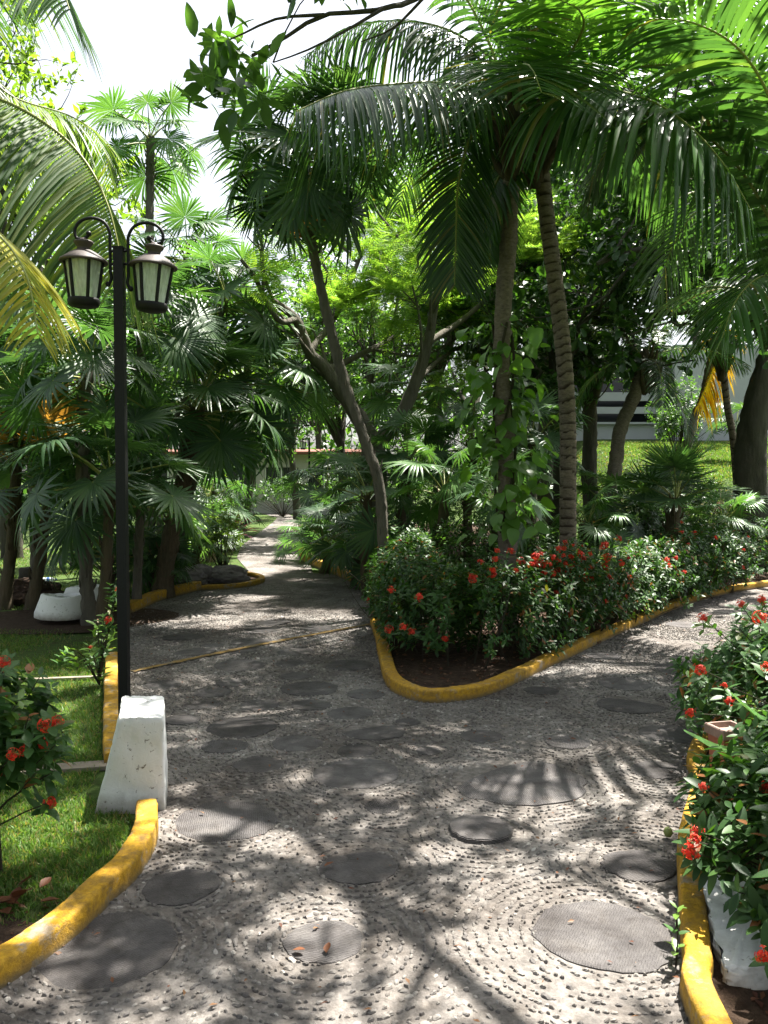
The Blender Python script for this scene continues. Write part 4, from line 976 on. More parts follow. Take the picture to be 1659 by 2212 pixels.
def make_tree(name, label, base, trunk, limbs, seed, leaf='broad', tmpl=None, size=.12, per=7, maxlev=3, barkm='bark', group=None, spread=.75, kids=(2, 4), upt=.1, ln=1.4, feather=False, keep=None, r0=.03, shrink=.68, out=.5, limb_k=8, cat='tree'):
    rng = np.random.default_rng(seed); base = np.array(base, float); root = thing(name, base, label, cat, group)
    tr = MB(); br = MB(); segs = []; tips = []; axes = []
    for pts, ra, rb in trunk:
        n = max(6, int(np.sum(np.linalg.norm(np.diff(np.array(pts), axis=0), axis=1)) / .10)); C = catmull(pts, n)
        k = 18; th = np.arange(k) * 2 * math.pi / k; t = np.linspace(0, 1, n)
        rad = (ra + (rb - ra) * t)[:, None] * (1 + .10 * np.sin(3 * th + t[:, None] * 9 + seed) + .06 * np.sin(7 * th + 5 * np.sin(t[:, None] * 11)) + rng.normal(0, .05, (n, k)))
        tr.tube(C - base, rad, k)
    for lim in limbs:
        pts, ra, rb, cnt = lim[:4]; lf = lim[4] if len(lim) > 4 else 1.
        C = catmull(pts, max(8, int(np.sum(np.linalg.norm(np.diff(np.array(pts), axis=0), axis=1)) / .12))); n = len(C)
        rad = np.linspace(ra, rb, n)[:, None] * (1 + rng.normal(0, .05, (n, limb_k))); tr.tube(C - base, rad, limb_k)
        T = nrm(np.gradient(C, axis=0))
        for q in range(cnt):
            f = 1 if q == 0 else rng.uniform(.4, 1.0); i0 = int(f * (n - 1)); d = nrm(T[i0] + rng.normal(0, spread, 3) + np.array([0, 0, upt]))
            grow(rng, C[i0], d, ln * lf * rng.uniform(.75, 1.2), max(r0 * min(1, lf * lf), rb * .55), 1, maxlev, segs, tips, spread, kids, upt, shrink, .16, axes)
    tr.build('trunk', MT[barkm], root)
    if keep is not None: segs = [g for g in segs if keep(g[0]).all()]
    for P, rd, lev in segs: br.tube(P - base, rd, 5 if lev < 3 else 3, 0, False)
    if segs: tag(br.build('branches', MT[barkm], root), kind='stuff')
    tips = np.array(tips); axes = np.array(axes)
    if keep is not None: s_ = keep(tips); tips, axes = tips[s_], axes[s_]
    tmpl = tmpl or LEAF_LO; mb = MB()
    if feather:
        N = len(tips) * per; D = nrm(np.repeat(axes, per, 0) * .5 + rdir(rng, N) * .9 * np.array([1, 1, .5]) + np.array([0, 0, .1])); U = nrm(np.array([0, 0, 1.]) + rdir(rng, N) * .35)
        O = np.repeat(tips, per, 0) + rng.normal(0, .05, (N, 3)); mb.inst(tmpl, orient(D, U) * (size * rng.uniform(.7, 1.25, N))[:, None, None], O - base, 0, False)
    else:
        M, O = leaves_mesh_data(rng, tips, per, size, out, .8, 1.0, axes); mb.inst(tmpl, M, O - base, 0)
    tag(mb.build('crown', MT[leaf], root), kind='stuff')
    return root, tips
def feather_tmpl(np_=11):
    V = []; F = []
    def quad(a, b, c, d): i = len(V); V.extend([a, b, c, d]); F.append((i, i + 1, i + 2, i + 3))
    for i in range(np_):
        x = .12 + .86 * i / (np_ - 1); l = .30 * math.sin(math.pi * (.18 + .75 * i / (np_ - 1))); z = -.12 * x * x
        for s in (-1, 1):
            a = np.array([x, 0, z]); d = nrm(np.array([.45, s, -.12])); b = a + d * l; w = np.array([.021, 0, 0])
            quad(a - w * .6, a + w * .6, (a + b) / 2 + w * 1.1, (a + b) / 2 - w * 1.1); quad((a + b) / 2 - w * 1.1, (a + b) / 2 + w * 1.1, b + w * .5, b - w * .5)
    quad(np.array([0, -.006, 0]), np.array([0, .006, 0]), np.array([.98, .003, -.115]), np.array([.98, -.003, -.115]))
    return np.array([np.array(v) for v in V]), np.array(F)
FEATHER = feather_tmpl()
def to_px(T):
    d = T - np.array([0, 0, CAMH]); yc = d[:, 1] * _cp - d[:, 2] * _sp; zc = d[:, 1] * _sp + d[:, 2] * _cp; yy = np.maximum(yc, .05)
    return CX + FPX * d[:, 0] / yy, CY - FPX * zc / yy, yc
# forked feathery tree in the centre
A = lambda px, py, d: at(px, py, d)
vt = A(818, 1130, 13.5); vt[2] = 0
fork = A(812, 960, 13.5)
make_tree('feathery_tree', 'forked tree with twisting grey limbs and bright feathery leaves behind the central palm', vt,
  [([vt, A(815,1050,13.5), fork], .17, .15)],
  [([fork, A(760,880,13.4), A(705,800,13.3), A(668,760,13.2), A(640,690,13.1), A(590,650,13.0)], .145, .055, 4),
   ([fork, A(865,900,13.4), A(900,820,13.4), A(925,740,13.4), A(940,650,13.4), A(955,600,13.2)], .135, .05, 4),
   ([A(640,690,13.1), A(600,690,12.6), A(550,600,12.4), A(520,560,12.3)], .05, .025, 3),
   ([A(668,760,13.2), A(720,690,14), A(760,600,14.6), A(790,520,15)], .06, .03, 4),
   ([A(925,740,13.9), A(1000,690,14.5), A(1080,620,15), A(1150,560,15.4)], .06, .03, 5),
   ([A(940,650,14.0), A(900,560,14.2), A(870,500,14.4)], .05, .025, 4),
   ([A(900,820,13.8), A(960,770,15.2), A(1010,740,16.2)], .05, .03, 4),
   ([A(705,800,13.3), A(790,760,14.4), A(860,720,15.5), A(910,650,16.4)], .06, .03, 4)],
  7, 'feather', FEATHER, .42, 6, 3, 'bark', feather=True, spread=.8, upt=.15, ln=1.1, keep=lambda T: (to_px(T)[1] > 430) & (to_px(T)[0] > 530))
# second tree of the same kind farther back
b2 = (3.6, 21, 0)
make_tree('feathery_tree', 'far feathery tree with pale yellow-green leaves right of the ringed palm trunk', b2, [([b2, (3.5, 21, 2), (3.3, 21, 3.4)], .2, .14)],
  [([(3.3,21,3.4), (3.0,20.5,4.6), (2.4,20,5.8)], .10, .05, 5), ([(3.3,21,3.4), (4.2,20.5,4.8), (5.2,20,5.6)], .10, .05, 5), ([(3.3,21,3.4), (3.6,20,5.2), (3.8,19,6.8)], .09, .05, 5)], 17, 'feather', FEATHER, .5, 6, 3, 'bark', feather=True, ln=1.5)
# broad-leaved overhanging tree whose trunk stands right of the camera
ob = (3.3, .6, 0)
def over_keep(T):
    px, py, yc = to_px(T)
    inside = (yc > .05) & (py > -70) & (px > -60) & (px < 1720)
    spray = (px > 415) & (px < 1000) & (py < 95 + 150 * np.exp(-((px - 510) / 90.) ** 2)) & (yc < 5.4) & (np.sin(T[:, 0] * 91.7 + T[:, 2] * 57.3) > -.2)
    gap = (np.abs(T[:, 0] - 2.15 - (T[:, 2] - 5) * .30) < .42) & (np.abs(T[:, 1] - 4.55 - (T[:, 2] - 5) * .33) < .50)
    return (~inside | spray) & ~(gap & ~inside)
S_ = lambda x, y, k=.70: (x, y, k * y + 1.95)
make_tree('almond_tree', 'overhanging tree whose leafy branch reaches in at the top of the picture', ob, [([ob, (3.25,.8,1.6), (3.0,1.1,3.2)], .19, .15)],
  [([(3.0,1.1,3.2), (2.4,2.2,4.3), at(1010,-70,4.6), at(829,18,4.5), at(700,32,4.5), at(610,85,4.5), at(545,120,4.4)], .05, .008, 1, .4),
   ([at(700,32,4.5), at(600,40,4.4), at(520,75,4.35), at(462,100,4.3)], .010, .003, 1, .40), ([at(610,85,4.5), at(560,140,4.4), at(520,180,4.3)], .008, .003, 1, .36), ([at(829,18,4.5), at(740,70,4.4), at(660,110,4.35), at(590,135,4.3)], .010, .003, 1, .40), ([at(930,-20,4.6), at(850,60,4.7), at(780,90,4.8)], .010, .003, 1, .45),
   ([(3.0,1.1,3.2), (2.7,2.2,4.2), S_(1.9,4,.74), S_(1.5,6,.74), S_(1.2,8.5,.74)], .06, .02, 20),
   ([(3.0,1.1,3.2), S_(3.1,3,.8), S_(2.9,4.6,.8), S_(2.5,6.2,.8)], .06, .02, 17),
   ([(2.7,2.2,4.2), S_(1.0,3.2,.95), S_(.3,4.6,.9), S_(.1,6.4,.85)], .045, .02, 17),
   ([S_(1.0,3.2,.95), S_(-.1,3.0,1.1), S_(-.9,3.2,1.15)], .06, .03, 7),
   ([S_(1.5,6,.74), S_(.8,7.2,.84), S_(.3,8.6,.85), S_(0,10,.82)], .06, .03, 12)],
  27, 'broad', LEAF, .13, 6, 3, 'bark_dark', keep=over_keep, ln=.95, spread=.85, upt=.12)
# right almond tree
ab = A(1628, 1120, 14.8); ab[2] = ground_z(ab[0], ab[1]) - .05
make_tree('almond_tree', 'thick rough trunk at the right edge with a dark broad-leaved crown', ab, [([ab, A(1622,1040,14.8), A(1632,900,14.8), A(1668,760,14.8)], .30, .21)],
  [([A(1668,760,14.8), A(1600,640,14.2), A(1500,570,13.6), A(1380,540,13.2), A(1290,570,13.0)], .13, .03, 8),
   ([A(1668,760,14.8), A(1640,560,14.6), A(1540,420,14.2), A(1400,330,14)], .13, .03, 8),
   ([A(1668,760,14.8), A(1700,560,15), A(1640,380,15.2), A(1560,250,15.4)], .13, .03, 8),
   ([A(1600,640,14.2), A(1500,670,14.4), A(1400,680,14.8), A(1310,690,15.4)], .07, .025, 8),
   ([A(1668,760,14.8), A(1640,690,14.2), A(1590,680,13.8), A(1540,700,13.5)], .07, .03, 4),
   ([A(1668,760,14.8), A(1760,600,14), A(1900,450,13.5)], .13, .05, 5)],
  37, 'almond', LEAF_OB, .22, 6, 3, 'bark_dark', ln=1.25, spread=.8, upt=.0, keep=lambda T: (to_px(T)[1] < 800))
# leafy background trees
def bushy(label, base, h, rad, seed, leaf='broad', size=.14, per=6, cnt=6, ln=None, name='leafy_tree', limbs=5, trunk_h=.4, group='background trees', tmpl=None, bk='bark_dark'):
    rng = np.random.default_rng(seed); b = np.array(base, float); top = b + np.array([rng.normal(0, .2), rng.normal(0, .2), h * trunk_h]); L_ = []
    for q in range(limbs):
        az = q * 6.283 / limbs + rng.uniform(-.4, .4); e = b + np.array([math.cos(az) * rad * .6, math.sin(az) * rad * .6, h * rng.uniform(.6, .85)]) if q else b + np.array([0, 0, h * .88])
        L_.append(([top, top * .5 + e * .5 + np.array([0, 0, .2]), e], h * .014 + .015, .03, cnt))
    return make_tree(name, label, b, [([b, b * .5 + top * .5 + np.array([rng.normal(0, .12), 0, 0]), top], h * .018 + .04, h * .014 + .02)], L_, seed, leaf, tmpl or LEAF_LO, size, per, 3, bk, group, .85, (2, 4), .1, ln or rad * .42)
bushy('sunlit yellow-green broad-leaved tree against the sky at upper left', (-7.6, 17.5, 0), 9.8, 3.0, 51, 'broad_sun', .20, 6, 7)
bushy('leafy tree filling the left edge behind the coconut fronds', (-9.5, 14.5, 0), 6.8, 2.6, 52, 'broad', .18, 6, 7)
bushy('tall leafy tree behind the fork of the feathery tree', (-.6, 27, 0), 8.0, 3.6, 53, 'broad', .20, 6, 7)
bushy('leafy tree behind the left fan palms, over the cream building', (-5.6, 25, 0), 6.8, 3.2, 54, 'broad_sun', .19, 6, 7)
bushy('dark dense tree between the two coconut trunks', (2.9, 15.8, 0), 6.2, 2.2, 55, 'almond', .17, 7, 7)
bushy('dark dense tree right of the ringed coconut trunk', (4.3, 17.2, 0), 7.6, 2.6, 56, 'almond', .18, 7, 8)
bushy('tall dark tree behind the right coconut crown', (4.4, 23, .1), 12, 4.2, 57, 'almond', .24, 7, 8)
bushy('tall dark tree behind the upper right fronds', (12.5, 33, 2.6), 15, 5.0, 58, 'almond', .24, 7, 8)
bushy('high leafy tree behind the arching central frond', (1.6, 24, 0), 10.8, 3.6, 59, 'broad', .22, 6, 7)
bushy('twisted dark-limbed tree near the far lamp', (-3.45, 34, 0), 6.4, 2.8, 60, 'broad', .15, 5, 5, limbs=6)
bushy('leafy tree at far left beyond the sunlit lawn', (-13, 22, 0), 7.2, 3.4, 61, 'broad', .22, 6, 7)
bushy('leafy tree left of the far building', (-9.5, 30, 0), 7.6, 3.6, 62, 'broad', .24, 6, 7)
bushy('far leafy tree beyond the cream building, near the path', (-4.0, 50, 0), 11, 5.5, 63, 'broad_sun', .34, 6, 7)
bushy('far leafy tree beyond the cream building, over its roof', (5.0, 48, 0), 12, 6, 64, 'broad', .36, 6, 7)
bushy('far leafy tree at the left behind the others', (-18, 44, 0), 11, 6, 65, 'broad', .36, 6, 7)
bushy('tall far tree above the white building', (13, 36, 2.6), 15, 6, 66, 'almond', .36, 7, 8)
tb = (5.4, 9.4, 0)  # tree added out of view so that its crown shades the middle path
make_tree('almond_tree', 'unseen tall tree added outside the right edge, its crown shading the path', tb, [([tb, (5.4,9.5,3), (5.2,9.6,6.5)], .22, .16)],
  [([(5.2,9.6,6.5), (4.2,9.8,9.2), (2.8,10.2,10.4), (1.9,10.5,10.6), (.9,10.8,10.8)], .09, .03, 8),
   ([(5.2,9.6,6.5), (4.4,9.0,8.6), (3.2,8.4,9.4), (1.9,8.2,9.8)], .10, .03, 6),
   ([(2.8,10.2,10.4), (2.4,11.4,11), (1.8,12.4,11.4), (.9,13,11.6)], .06, .03, 6),
   ([(5.2,9.6,6.5), (5.0,10.5,9.5), (4.4,11.5,11), (3.6,12.4,11.5)], .10, .03, 5)],
  87, 'broad', LEAF_LO, .17, 6, 3, 'bark_dark', keep=over_keep, ln=1.15, spread=.85, upt=.1)
bushy('leafy tree right of the far bend, shading the path', (-.3, 21.5, 0), 6.6, 2.6, 89, 'broad', .15, 6, 7)
bushy('leafy tree near the end of the path, right side', (-1.7, 27.0, 0), 6.4, 2.4, 90, 'broad', .15, 6, 7)
# trees added out of view round the viewpoint to cut the sky fill
bushy('unseen leafy tree added left of the viewpoint to cut sky light', (-6.2, 2.6, 0), 7.0, 2.6, 67, 'broad', .18, 6, 7)
bushy('unseen leafy tree added behind the viewpoint, to its left, to cut sky light', (-3.2, -4.0, 0), 7.5, 3.0, 68, 'broad', .20, 6, 7)
bushy('unseen leafy tree added behind the viewpoint, to its right, to cut sky light', (2.2, -4.6, 0), 8.0, 3.2, 69, 'broad', .20, 6, 7)
bushy('unseen leafy tree added right of the viewpoint to cut sky light', (7.0, 1.6, 0), 7.5, 2.8, 70, 'broad', .20, 6, 7)
# distant wall of trees that closes the view
r_ = np.random.default_rng(99); n = 15000; q = r_.uniform(-75, 75, n); hh = 6.5 + 1.8 * noise3(np.c_[q, q, q], .25, 2) + .8 * noise3(np.c_[q, q, q], 1.1, 3)
O = np.c_[q, 56 + r_.normal(0, 1.4, n), hh * r_.random(n) ** .8]; mb = MB(); mb.inst(LEAF_LO, orient(rdir(r_, n), rdir(r_, n) + np.array([0, 0, .8])) * r_.uniform(.4, .9, n)[:, None, None], O, 0)
tag(mb.build('treeline', MT['broad']), 'distant line of trees closing the garden', 'trees', kind='stuff')
# understorey bushes
def small_bush(label, base, rad, h, seed, leaf='broad', size=.075, n=170, per=6, tm=None):
    rng = np.random.default_rng(seed); b = np.array(base, float); tips, axes = blob_points(b + np.array([0, 0, h * .42]), (rad, rad * .9, h * .58), n, rng, b[2] + .04)
    return shrub('leafy_bush', label, 'bush', b, tips, axes, [(catmull([b, b * .4 + t * .6, t], 5), .008) for t in tips[::6]], size, per, seed, (), 0, .0, leaf, 'understorey bushes', tm or LEAF_LO)
small_bush('small bright-leaved bush on a thin stem behind the rocks', (gp(478,1245)[0], 14.2, 0), .38, 1.45, 71, 'broad_sun', .085)
small_bush('pale small-leaved bush beside the far path bend', (-.80, 17.6, 0), .75, 1.6, 72, 'broad', .08, 330)
small_bush('leafy bush with broad bright leaves behind the small rocks', (gp(410,1245)[0] - .2, 15.2, 0), .55, 1.1, 73, 'broad_sun', .13, 90)
small_bush('dark leafy bush at the foot of the ringed coconut trunk', (2.0, 11.0, 0), .8, 1.1, 74, 'broad', .09, 330)
small_bush('dark bush under the left coconut palm', (1.1, 10.6, 0), .7, 1.2, 75, 'broad', .09, 300)
small_bush('dark bush below the leaning pale trunk', (3.8, 13.0, 0), 1.0, 1.4, 76, 'almond', .11, 420)
small_bush('bush on the bank before the white building wall', (at(1465,950,20)[0], 20.0, ground_z(at(1465,950,20)[0], 20.0)), .55, 1.7, 77, 'broad', .10, 260)
small_bush('dark bush between the dark trees behind the hedge', (5.1, 15.6, .3), 1.1, 1.7, 78, 'almond', .12, 420)
small_bush('low dark bush behind the far left kerb', (-4.3, 13.6, 0), .8, 1.0, 79, 'broad', .09, 260)
small_bush('dark bush under the forked feathery tree', (.7, 15.2, 0), 1.2, 1.6, 80, 'broad', .10, 420)
small_bush('dark bush behind the far bend right of the path', (-.7, 26.5, 0), 1.3, 1.6, 81, 'broad', .12, 300)
small_bush('dark bush before the cream building, left of the far lamp', (-6.6, 33, 0), 1.6, 1.9, 83, 'broad', .15, 300)
small_bush('dark bush before the cream building, right of the far lamp', (-.9, 32, 0), 1.8, 2.2, 84, 'broad', .15, 330)
bushy('small crooked dark tree standing before the cream building', (-4.9, 30.5, 0), 5.2, 2.2, 85, 'broad', .15, 4, 4, limbs=5, trunk_h=.3)
small_bush('broad dark bush deep behind the forked tree', (.6, 25, 0), 2.2, 3.2, 86, 'broad', .17, 520)
small_bush('broad dark bush deep behind the coconut trunks', (3.4, 24, 0), 2.2, 3.2, 88, 'almond', .17, 520)
small_bush('dark bush closing the far end of the path', (-4.3, 36.5, 0), 1.6, 1.8, 91, 'broad', .15, 330)
small_bush('leafy bush left of the far end of the path', (-6.0, 29, 0), 1.1, 2.1, 92, 'broad_sun', .13, 260)
small_bush('shrub on the lawn before the white building, near the golden frond', (8.6, 24.5, float(ground_z(8.6, 24.5))), 1.1, 2.3, 93, 'broad', .13, 260)
small_bush('dark bush at the far left edge of the path', (-5.6, 22.5, 0), 1.2, 1.4, 82, 'broad', .12, 300)

# ------------------------------------------------------------------ fan palms
def fp(cx, cy_, d, label, seed, bx=None, **kw):
    c = at(cx, cy_, d); b = np.array([at(bx if bx is not None else cx, 1100, d)[0], d, 0.]); b[2] = float(ground_z(b[0], b[1])); kw.setdefault('group', 'fan palms'); return fan_palm(c, b, label, seed, **kw)
fp(190, 800, 9.4, 'fan palm whose trunk rises beside the white tubs', 101, 192, n=20, scale=1.05, dry=1)
fp(425, 880, 11.6, 'fan palm with a thick leaning trunk right of the lamp post', 102, 348, n=22, scale=1.4, trunk_r=.12, mid=[at(365,1180,11.6), at(388,1080,11.6), at(412,980,11.6)])
fp(530, 815, 13.6, 'fan palm arching over the path towards the far lamp', 103, 388, n=24, scale=1.55, elev=(80, -55), mid=[at(395,1130,13.6), at(440,980,13.6)])
fp(40, 860, 10.6, 'fan palm with a bare trunk near the left edge, with a yellowing frond', 104, 6, n=18, scale=1.05, dry=2)
fp(110, 1030, 10.6, 'low fan palm with spreading leaves left of the lamp post', 105, 64, n=15, scale=1.25, elev=(70, -10))
fp(300, 680, 10.6, 'fan palm behind the two lanterns', 106, 292, n=18, scale=1.1, trunk_r=.05)
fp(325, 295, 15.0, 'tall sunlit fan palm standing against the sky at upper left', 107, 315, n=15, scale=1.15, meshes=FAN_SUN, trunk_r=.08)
fp(490, 650, 13.0, 'fan palm right of the lanterns with round fans', 108, 320, n=18, scale=1.25, trunk_r=.045, mid=[at(345,1000,13), at(420,820,13)])
fp(405, 560, 14.0, 'tall fan palm behind the right lantern', 109, 395, n=18, scale=1.2, trunk_r=.05)
fp(260, 1070, 9.8, 'low fan palm directly behind the lamp post', 110, 268, trunk_r=.05, n=14, scale=1.15, elev=(65, -15))
fp(70, 700, 12.0, 'fan palm in the gap left of the lanterns', 111, 78, n=16, scale=1.25)
for i, (x, y, d, bx, sc_, lab) in enumerate(((240,1030,9.0,215,1.15,'fan palm with a broad glossy fan just left of the lamp post'), (340,1225,11.9,335,.6,'small fan palm at the foot of the thick leaning trunk'), (300,1190,12.4,300,.95,'dark low fan palm behind the start of the short yellow kerb'), (225,1190,11.6,225,.9,'low spiky fan palm beyond the lamp post'))):
    fp(x, y, d, lab, 180 + i, bx, n=12, scale=sc_, elev=(72, -8), group='fan palms', trunk_r=.06)
cp = at(655, 330, 10.0); cbp = np.array([at(832, 1100, 10.0)[0], 10.0, 0])
fan_palm(cp, cbp, 'tall central fan palm with a twisting rough grey trunk and drooping crown', 120, n=30, scale=1.28, trunk_r=.062, elev=(80, -62), group='fan palms', dry=1,
  mid=[at(822,1070,10), at(790,960,10.02), at(745,830,10.05), at(712,700,10.05), at(680,560,10), at(660,430,10)])
for i, (x, y, d, s, lab) in enumerate(((452,1120,19,.95,'low fan palm left of the far bend, nearest the path'), (455,1150,16.6,.8,'low fan palm behind the rocks'), (462,1060,21.5,1.0,'fan palm clump far left of the path'), (430,1180,13.9,.7,'small fan palm sprouting beside the rocks'),
   (700,1170,14.6,.95,'low fan palm at the right of the far bend'), (770,1180,12.9,.9,'low fan palm behind the mid kerb'), (665,1175,16.6,.9,'low fan palm where the far kerb begins'), (795,1070,11.8,.95,'fan palm with a pale round fan left of the twisting trunk'),
   (880,1000,12.6,1.0,'fan palm right of the twisting trunk'), (960,1060,11.2,.95,'fan palm with glossy drooping leaves behind the hedge'), (1020,960,12.4,1.0,'fan palm left of the climbing vine'), (1080,1090,10.6,.8,'low fan palm at the foot of the vine-covered trunk'),
   (880,860,15.4,1.15,'fan palm inside the fork of the feathery tree'), (1150,960,12.4,1.0,'fan palm between the two coconut trunks'), (1320,1100,12.6,.9,'low fan palm right of the ringed trunk'), (1270,1130,11.4,.7,'small fan palm beside the ringed trunk base'),
   (505,1110,24,1.0,'fan palm at the far end of the path, left side'), (705,1060,20,1.25,'fan palm at the far end of the path, right side'), (1560,1130,13.2,.8,'small fan palm at the foot of the right trunk'), (740,1120,16.5,1.0,'fan palm behind the far kerb in the shade'), (450,1080,17.8,1.0,'fan palm behind the bright small bush'), (1400,1120,13.6,.8,'low dark fan palm behind the hedge, right side'))):
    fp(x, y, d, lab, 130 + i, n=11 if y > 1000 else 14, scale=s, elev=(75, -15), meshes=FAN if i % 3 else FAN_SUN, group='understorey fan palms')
sb_ = gp(1466, 1290); fan_palm(at(1460, 1075, 11.7), np.array([at(1468,1100,11.7)[0], 11.7, 0]), 'stiff spiky fan palm on a short brown trunk before the lawn', 160, n=13, scale=1.08, meshes=FAN_STIFF, elev=(85, 12), trunk_r=.10, group='understorey fan palms')
fp(1590, 920, 20, 'small fan palm against the white building wall', 161, 1590, n=10, scale=1.0, elev=(70, -20), group='understorey fan palms', trunk_r=.04)
# palm clumps beyond the left lawn
for i, (x, y, d, lab) in enumerate(((-8.2, 12.8, 2.2, 'fan palm at the far left beyond the lawn'), (-5.6, 15.5, 2.6, 'fan palm behind the left palms, beyond the sunlit lawn'), (-4.9, 18.8, 3.0, 'fan palm left of the far path in deep shade'))):
    fan_palm((x, y, d), (x, y, 0), lab, 170 + i, n=16, scale=1.2, group='fan palms')

# ------------------------------------------------------------------ coconut palms
def hero(root, base, specs):
    for ctrl, kw, matn in specs:
        mb = pinnate([np.asarray(p) - base for p in ctrl], **kw); put('frond', mb.mesh('frond', [MT[matn], MT['rachis']]), root)
# left foreground palm, trunk outside the left edge
lb = np.array([-4.6, 7.0, 0.]); r1 = thing('coconut_palm', lb, 'coconut palm whose long yellow-green fronds hang in from the left edge', 'palm', 'coconut palms')
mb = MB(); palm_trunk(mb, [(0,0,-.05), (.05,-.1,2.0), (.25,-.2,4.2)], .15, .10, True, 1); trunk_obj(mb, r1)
T1 = lb + np.array([.25, -.2, 4.3]); coco_heart(r1, T1 - lb, .11, 3)
hero(r1, lb, [
 ([T1, A(-120,190,6.4), A(0,215,6.0), A(110,275,5.8), A(185,350,5.7), A(235,450,5.6), A(268,590,5.55)], dict(n=150, L=1.05, hang=1.3, lift=-.55, fwd=.30, width=.026, seed=201, thick=.022, t0=.15, jit=.03), 'coco_pale'),
 ([T1, A(-200,360,5.4), A(-90,440,4.6), A(-10,500,4.3), A(55,590,4.2), A(82,720,4.15)], dict(n=130, L=.62, hang=.9, lift=-.35, fwd=.35, width=.022, seed=202, thick=.018, t0=.2, jit=.03), 'coco_yellow'),
 ([T1, A(-120,120,7.8), A(30,210,8.0), A(150,250,8.2), A(215,300,8.4), A(245,400,8.5)], dict(n=120, L=.8, hang=1.2, lift=-.4, fwd=.35, width=.026, seed=203, thick=.018, t0=.2, jit=.03), 'coco_pale'),
 ([T1, A(-160,-110,6.2), A(-30,-130,5.8), A(60,-110,5.6), A(120,-60,5.5), A(150,20,5.45)], dict(n=110, L=.7, hang=1.2, lift=-.4, fwd=.35, width=.024, seed=204, thick=.018, t0=.2, jit=.03), 'coco')])
coco_fronds(r1, T1 - lb, [(150, 'rise', 0), (200, 'out', 1), (250, 'out', 0), (300, 'low', 0), (100, 'rise', 1), (60, 'up', 0)], 5)
# two central coconut palms
b_l = np.array([at(1100, 1100, 8.7)[0], 8.7, 0.]); r2 = thing('coconut_palm', b_l, 'coconut palm with a smooth grey trunk wrapped in a climbing vine', 'palm', 'coconut palms')
mb = MB(); palm_trunk(mb, [(0,0,-.05)] + [tuple(A(*p) - b_l) for p in ((1094,1050,8.7),(1084,850,8.7),(1086,700,8.7),(1098,520,8.7),(1108,330,8.7))], .092, .078, False, 2, 14); trunk_obj(mb, r2)
T2 = A(1108, 275, 8.7); coco_heart(r2, T2 - b_l, .085, 4)
hero(r2, b_l, [
 ([T2, A(1060,205,8.4), A(960,180,8.1), A(850,182,7.8), A(740,198,7.5), A(640,240,7.3)], dict(n=130, L=.95, hang=2.3, lift=-.2, fwd=.35, width=.029, seed=211, t0=.14), 'coco'),
 ([T2, A(1080,150,8.9), A(980,70,9.2), A(870,45,9.4), A(760,60,9.5), A(660,120,9.6)], dict(n=120, L=.85, hang=1.9, lift=-.2, fwd=.4, width=.027, seed=212, t0=.14), 'coco'),
 ([T2, A(1060,255,8.5), A(1015,300,8.35), A(990,400,8.3), A(985,500,8.3), A(982,615,8.3)], dict(n=100, L=.55, hang=.5, lift=.05, fwd=.75, width=.023, seed=213, t0=.16, face=(.1,-1,.2)), 'coco'),
 ([T2, A(1085,270,8.9), A(1068,330,9.1), A(1062,430,9.2), A(1058,560,9.2)], dict(n=96, L=.5, hang=.5, lift=.05, fwd=.75, width=.023, seed=214, t0=.16, face=(.2,-1,.2)), 'coco'),
 ([T2, A(1040,190,9.6), A(960,230,10.4), A(900,330,11), A(860,450,11.3)], dict(n=66, L=.7, hang=1.4, lift=.05, fwd=.5, width=.034, seed=215, t0=.14), 'coco')])
coco_fronds(r2, T2 - b_l, [(80, 'rise', 1), (130, 'out', 0), (250, 'up', 0), (40, 'up', 1), (330, 'up', 0), (200, 'up', 0)], 6, .9)
b_r = np.array([at(1228, 1100, 9.2)[0], 9.2, 0.]); r3 = thing('coconut_palm', b_r, 'coconut palm with a strongly ringed brown trunk and a wide dark crown', 'palm', 'coconut palms')
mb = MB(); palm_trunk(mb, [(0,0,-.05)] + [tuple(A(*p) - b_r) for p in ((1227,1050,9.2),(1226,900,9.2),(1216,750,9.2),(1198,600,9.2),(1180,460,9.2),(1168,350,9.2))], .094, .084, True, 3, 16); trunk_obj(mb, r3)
T3 = A(1160, 295, 9.2); coco_heart(r3, T3 - b_r, .094, 5)
hero(r3, b_r, [
 ([T3, A(1200,225,8.5), A(1290,195,7.8), A(1390,212,7.3), A(1480,265,7.0), A(1560,350,6.8), A(1620,450,6.7)], dict(n=80, L=1.1, hang=2.2, lift=.0, fwd=.45, width=.054, seed=221, t0=.10, jit=.1), 'coco'),
 ([T3, A(1220,215,8.9), A(1320,160,8.5), A(1430,140,8.2), A(1540,160,8.0), A(1650,230,7.8)], dict(n=74, L=.95, hang=.55, lift=.75, fwd=.55, width=.050, seed=222, t0=.12, jit=.12), 'coco_bright'),
 ([T3, A(1190,200,8.8), A(1230,120,8.2), A(1260,60,7.6), A(1250,20,7.0), A(1210,0,6.4)], dict(n=60, L=.9, hang=.7, lift=.3, fwd=.5, width=.056, seed=223, t0=.14, jit=.1), 'coco_bright'),
 ([T3, A(1130,220,8.7), A(1120,165,8.0), A(1130,140,7.4), A(1150,150,6.9), A(1170,200,6.6)], dict(n=56, L=.85, hang=.6, lift=.15, fwd=.4, width=.042, seed=224, t0=.16, jit=.1), 'coco'),
 ([T3, A(1230,260,9.4), A(1330,280,9.7), A(1430,360,10), A(1500,480,10.2)], dict(n=66, L=.8, hang=1.3, lift=.1, fwd=.5, width=.04, seed=225, t0=.14), 'coco'),
 ([T3, A(1120,330,9.0), A(1080,380,8.8), A(1050,450,8.7), A(1035,540,8.7)], dict(n=56, L=.55, hang=.9, lift=.05, fwd=.6, width=.034, seed=226, t0=.18), 'coco')])
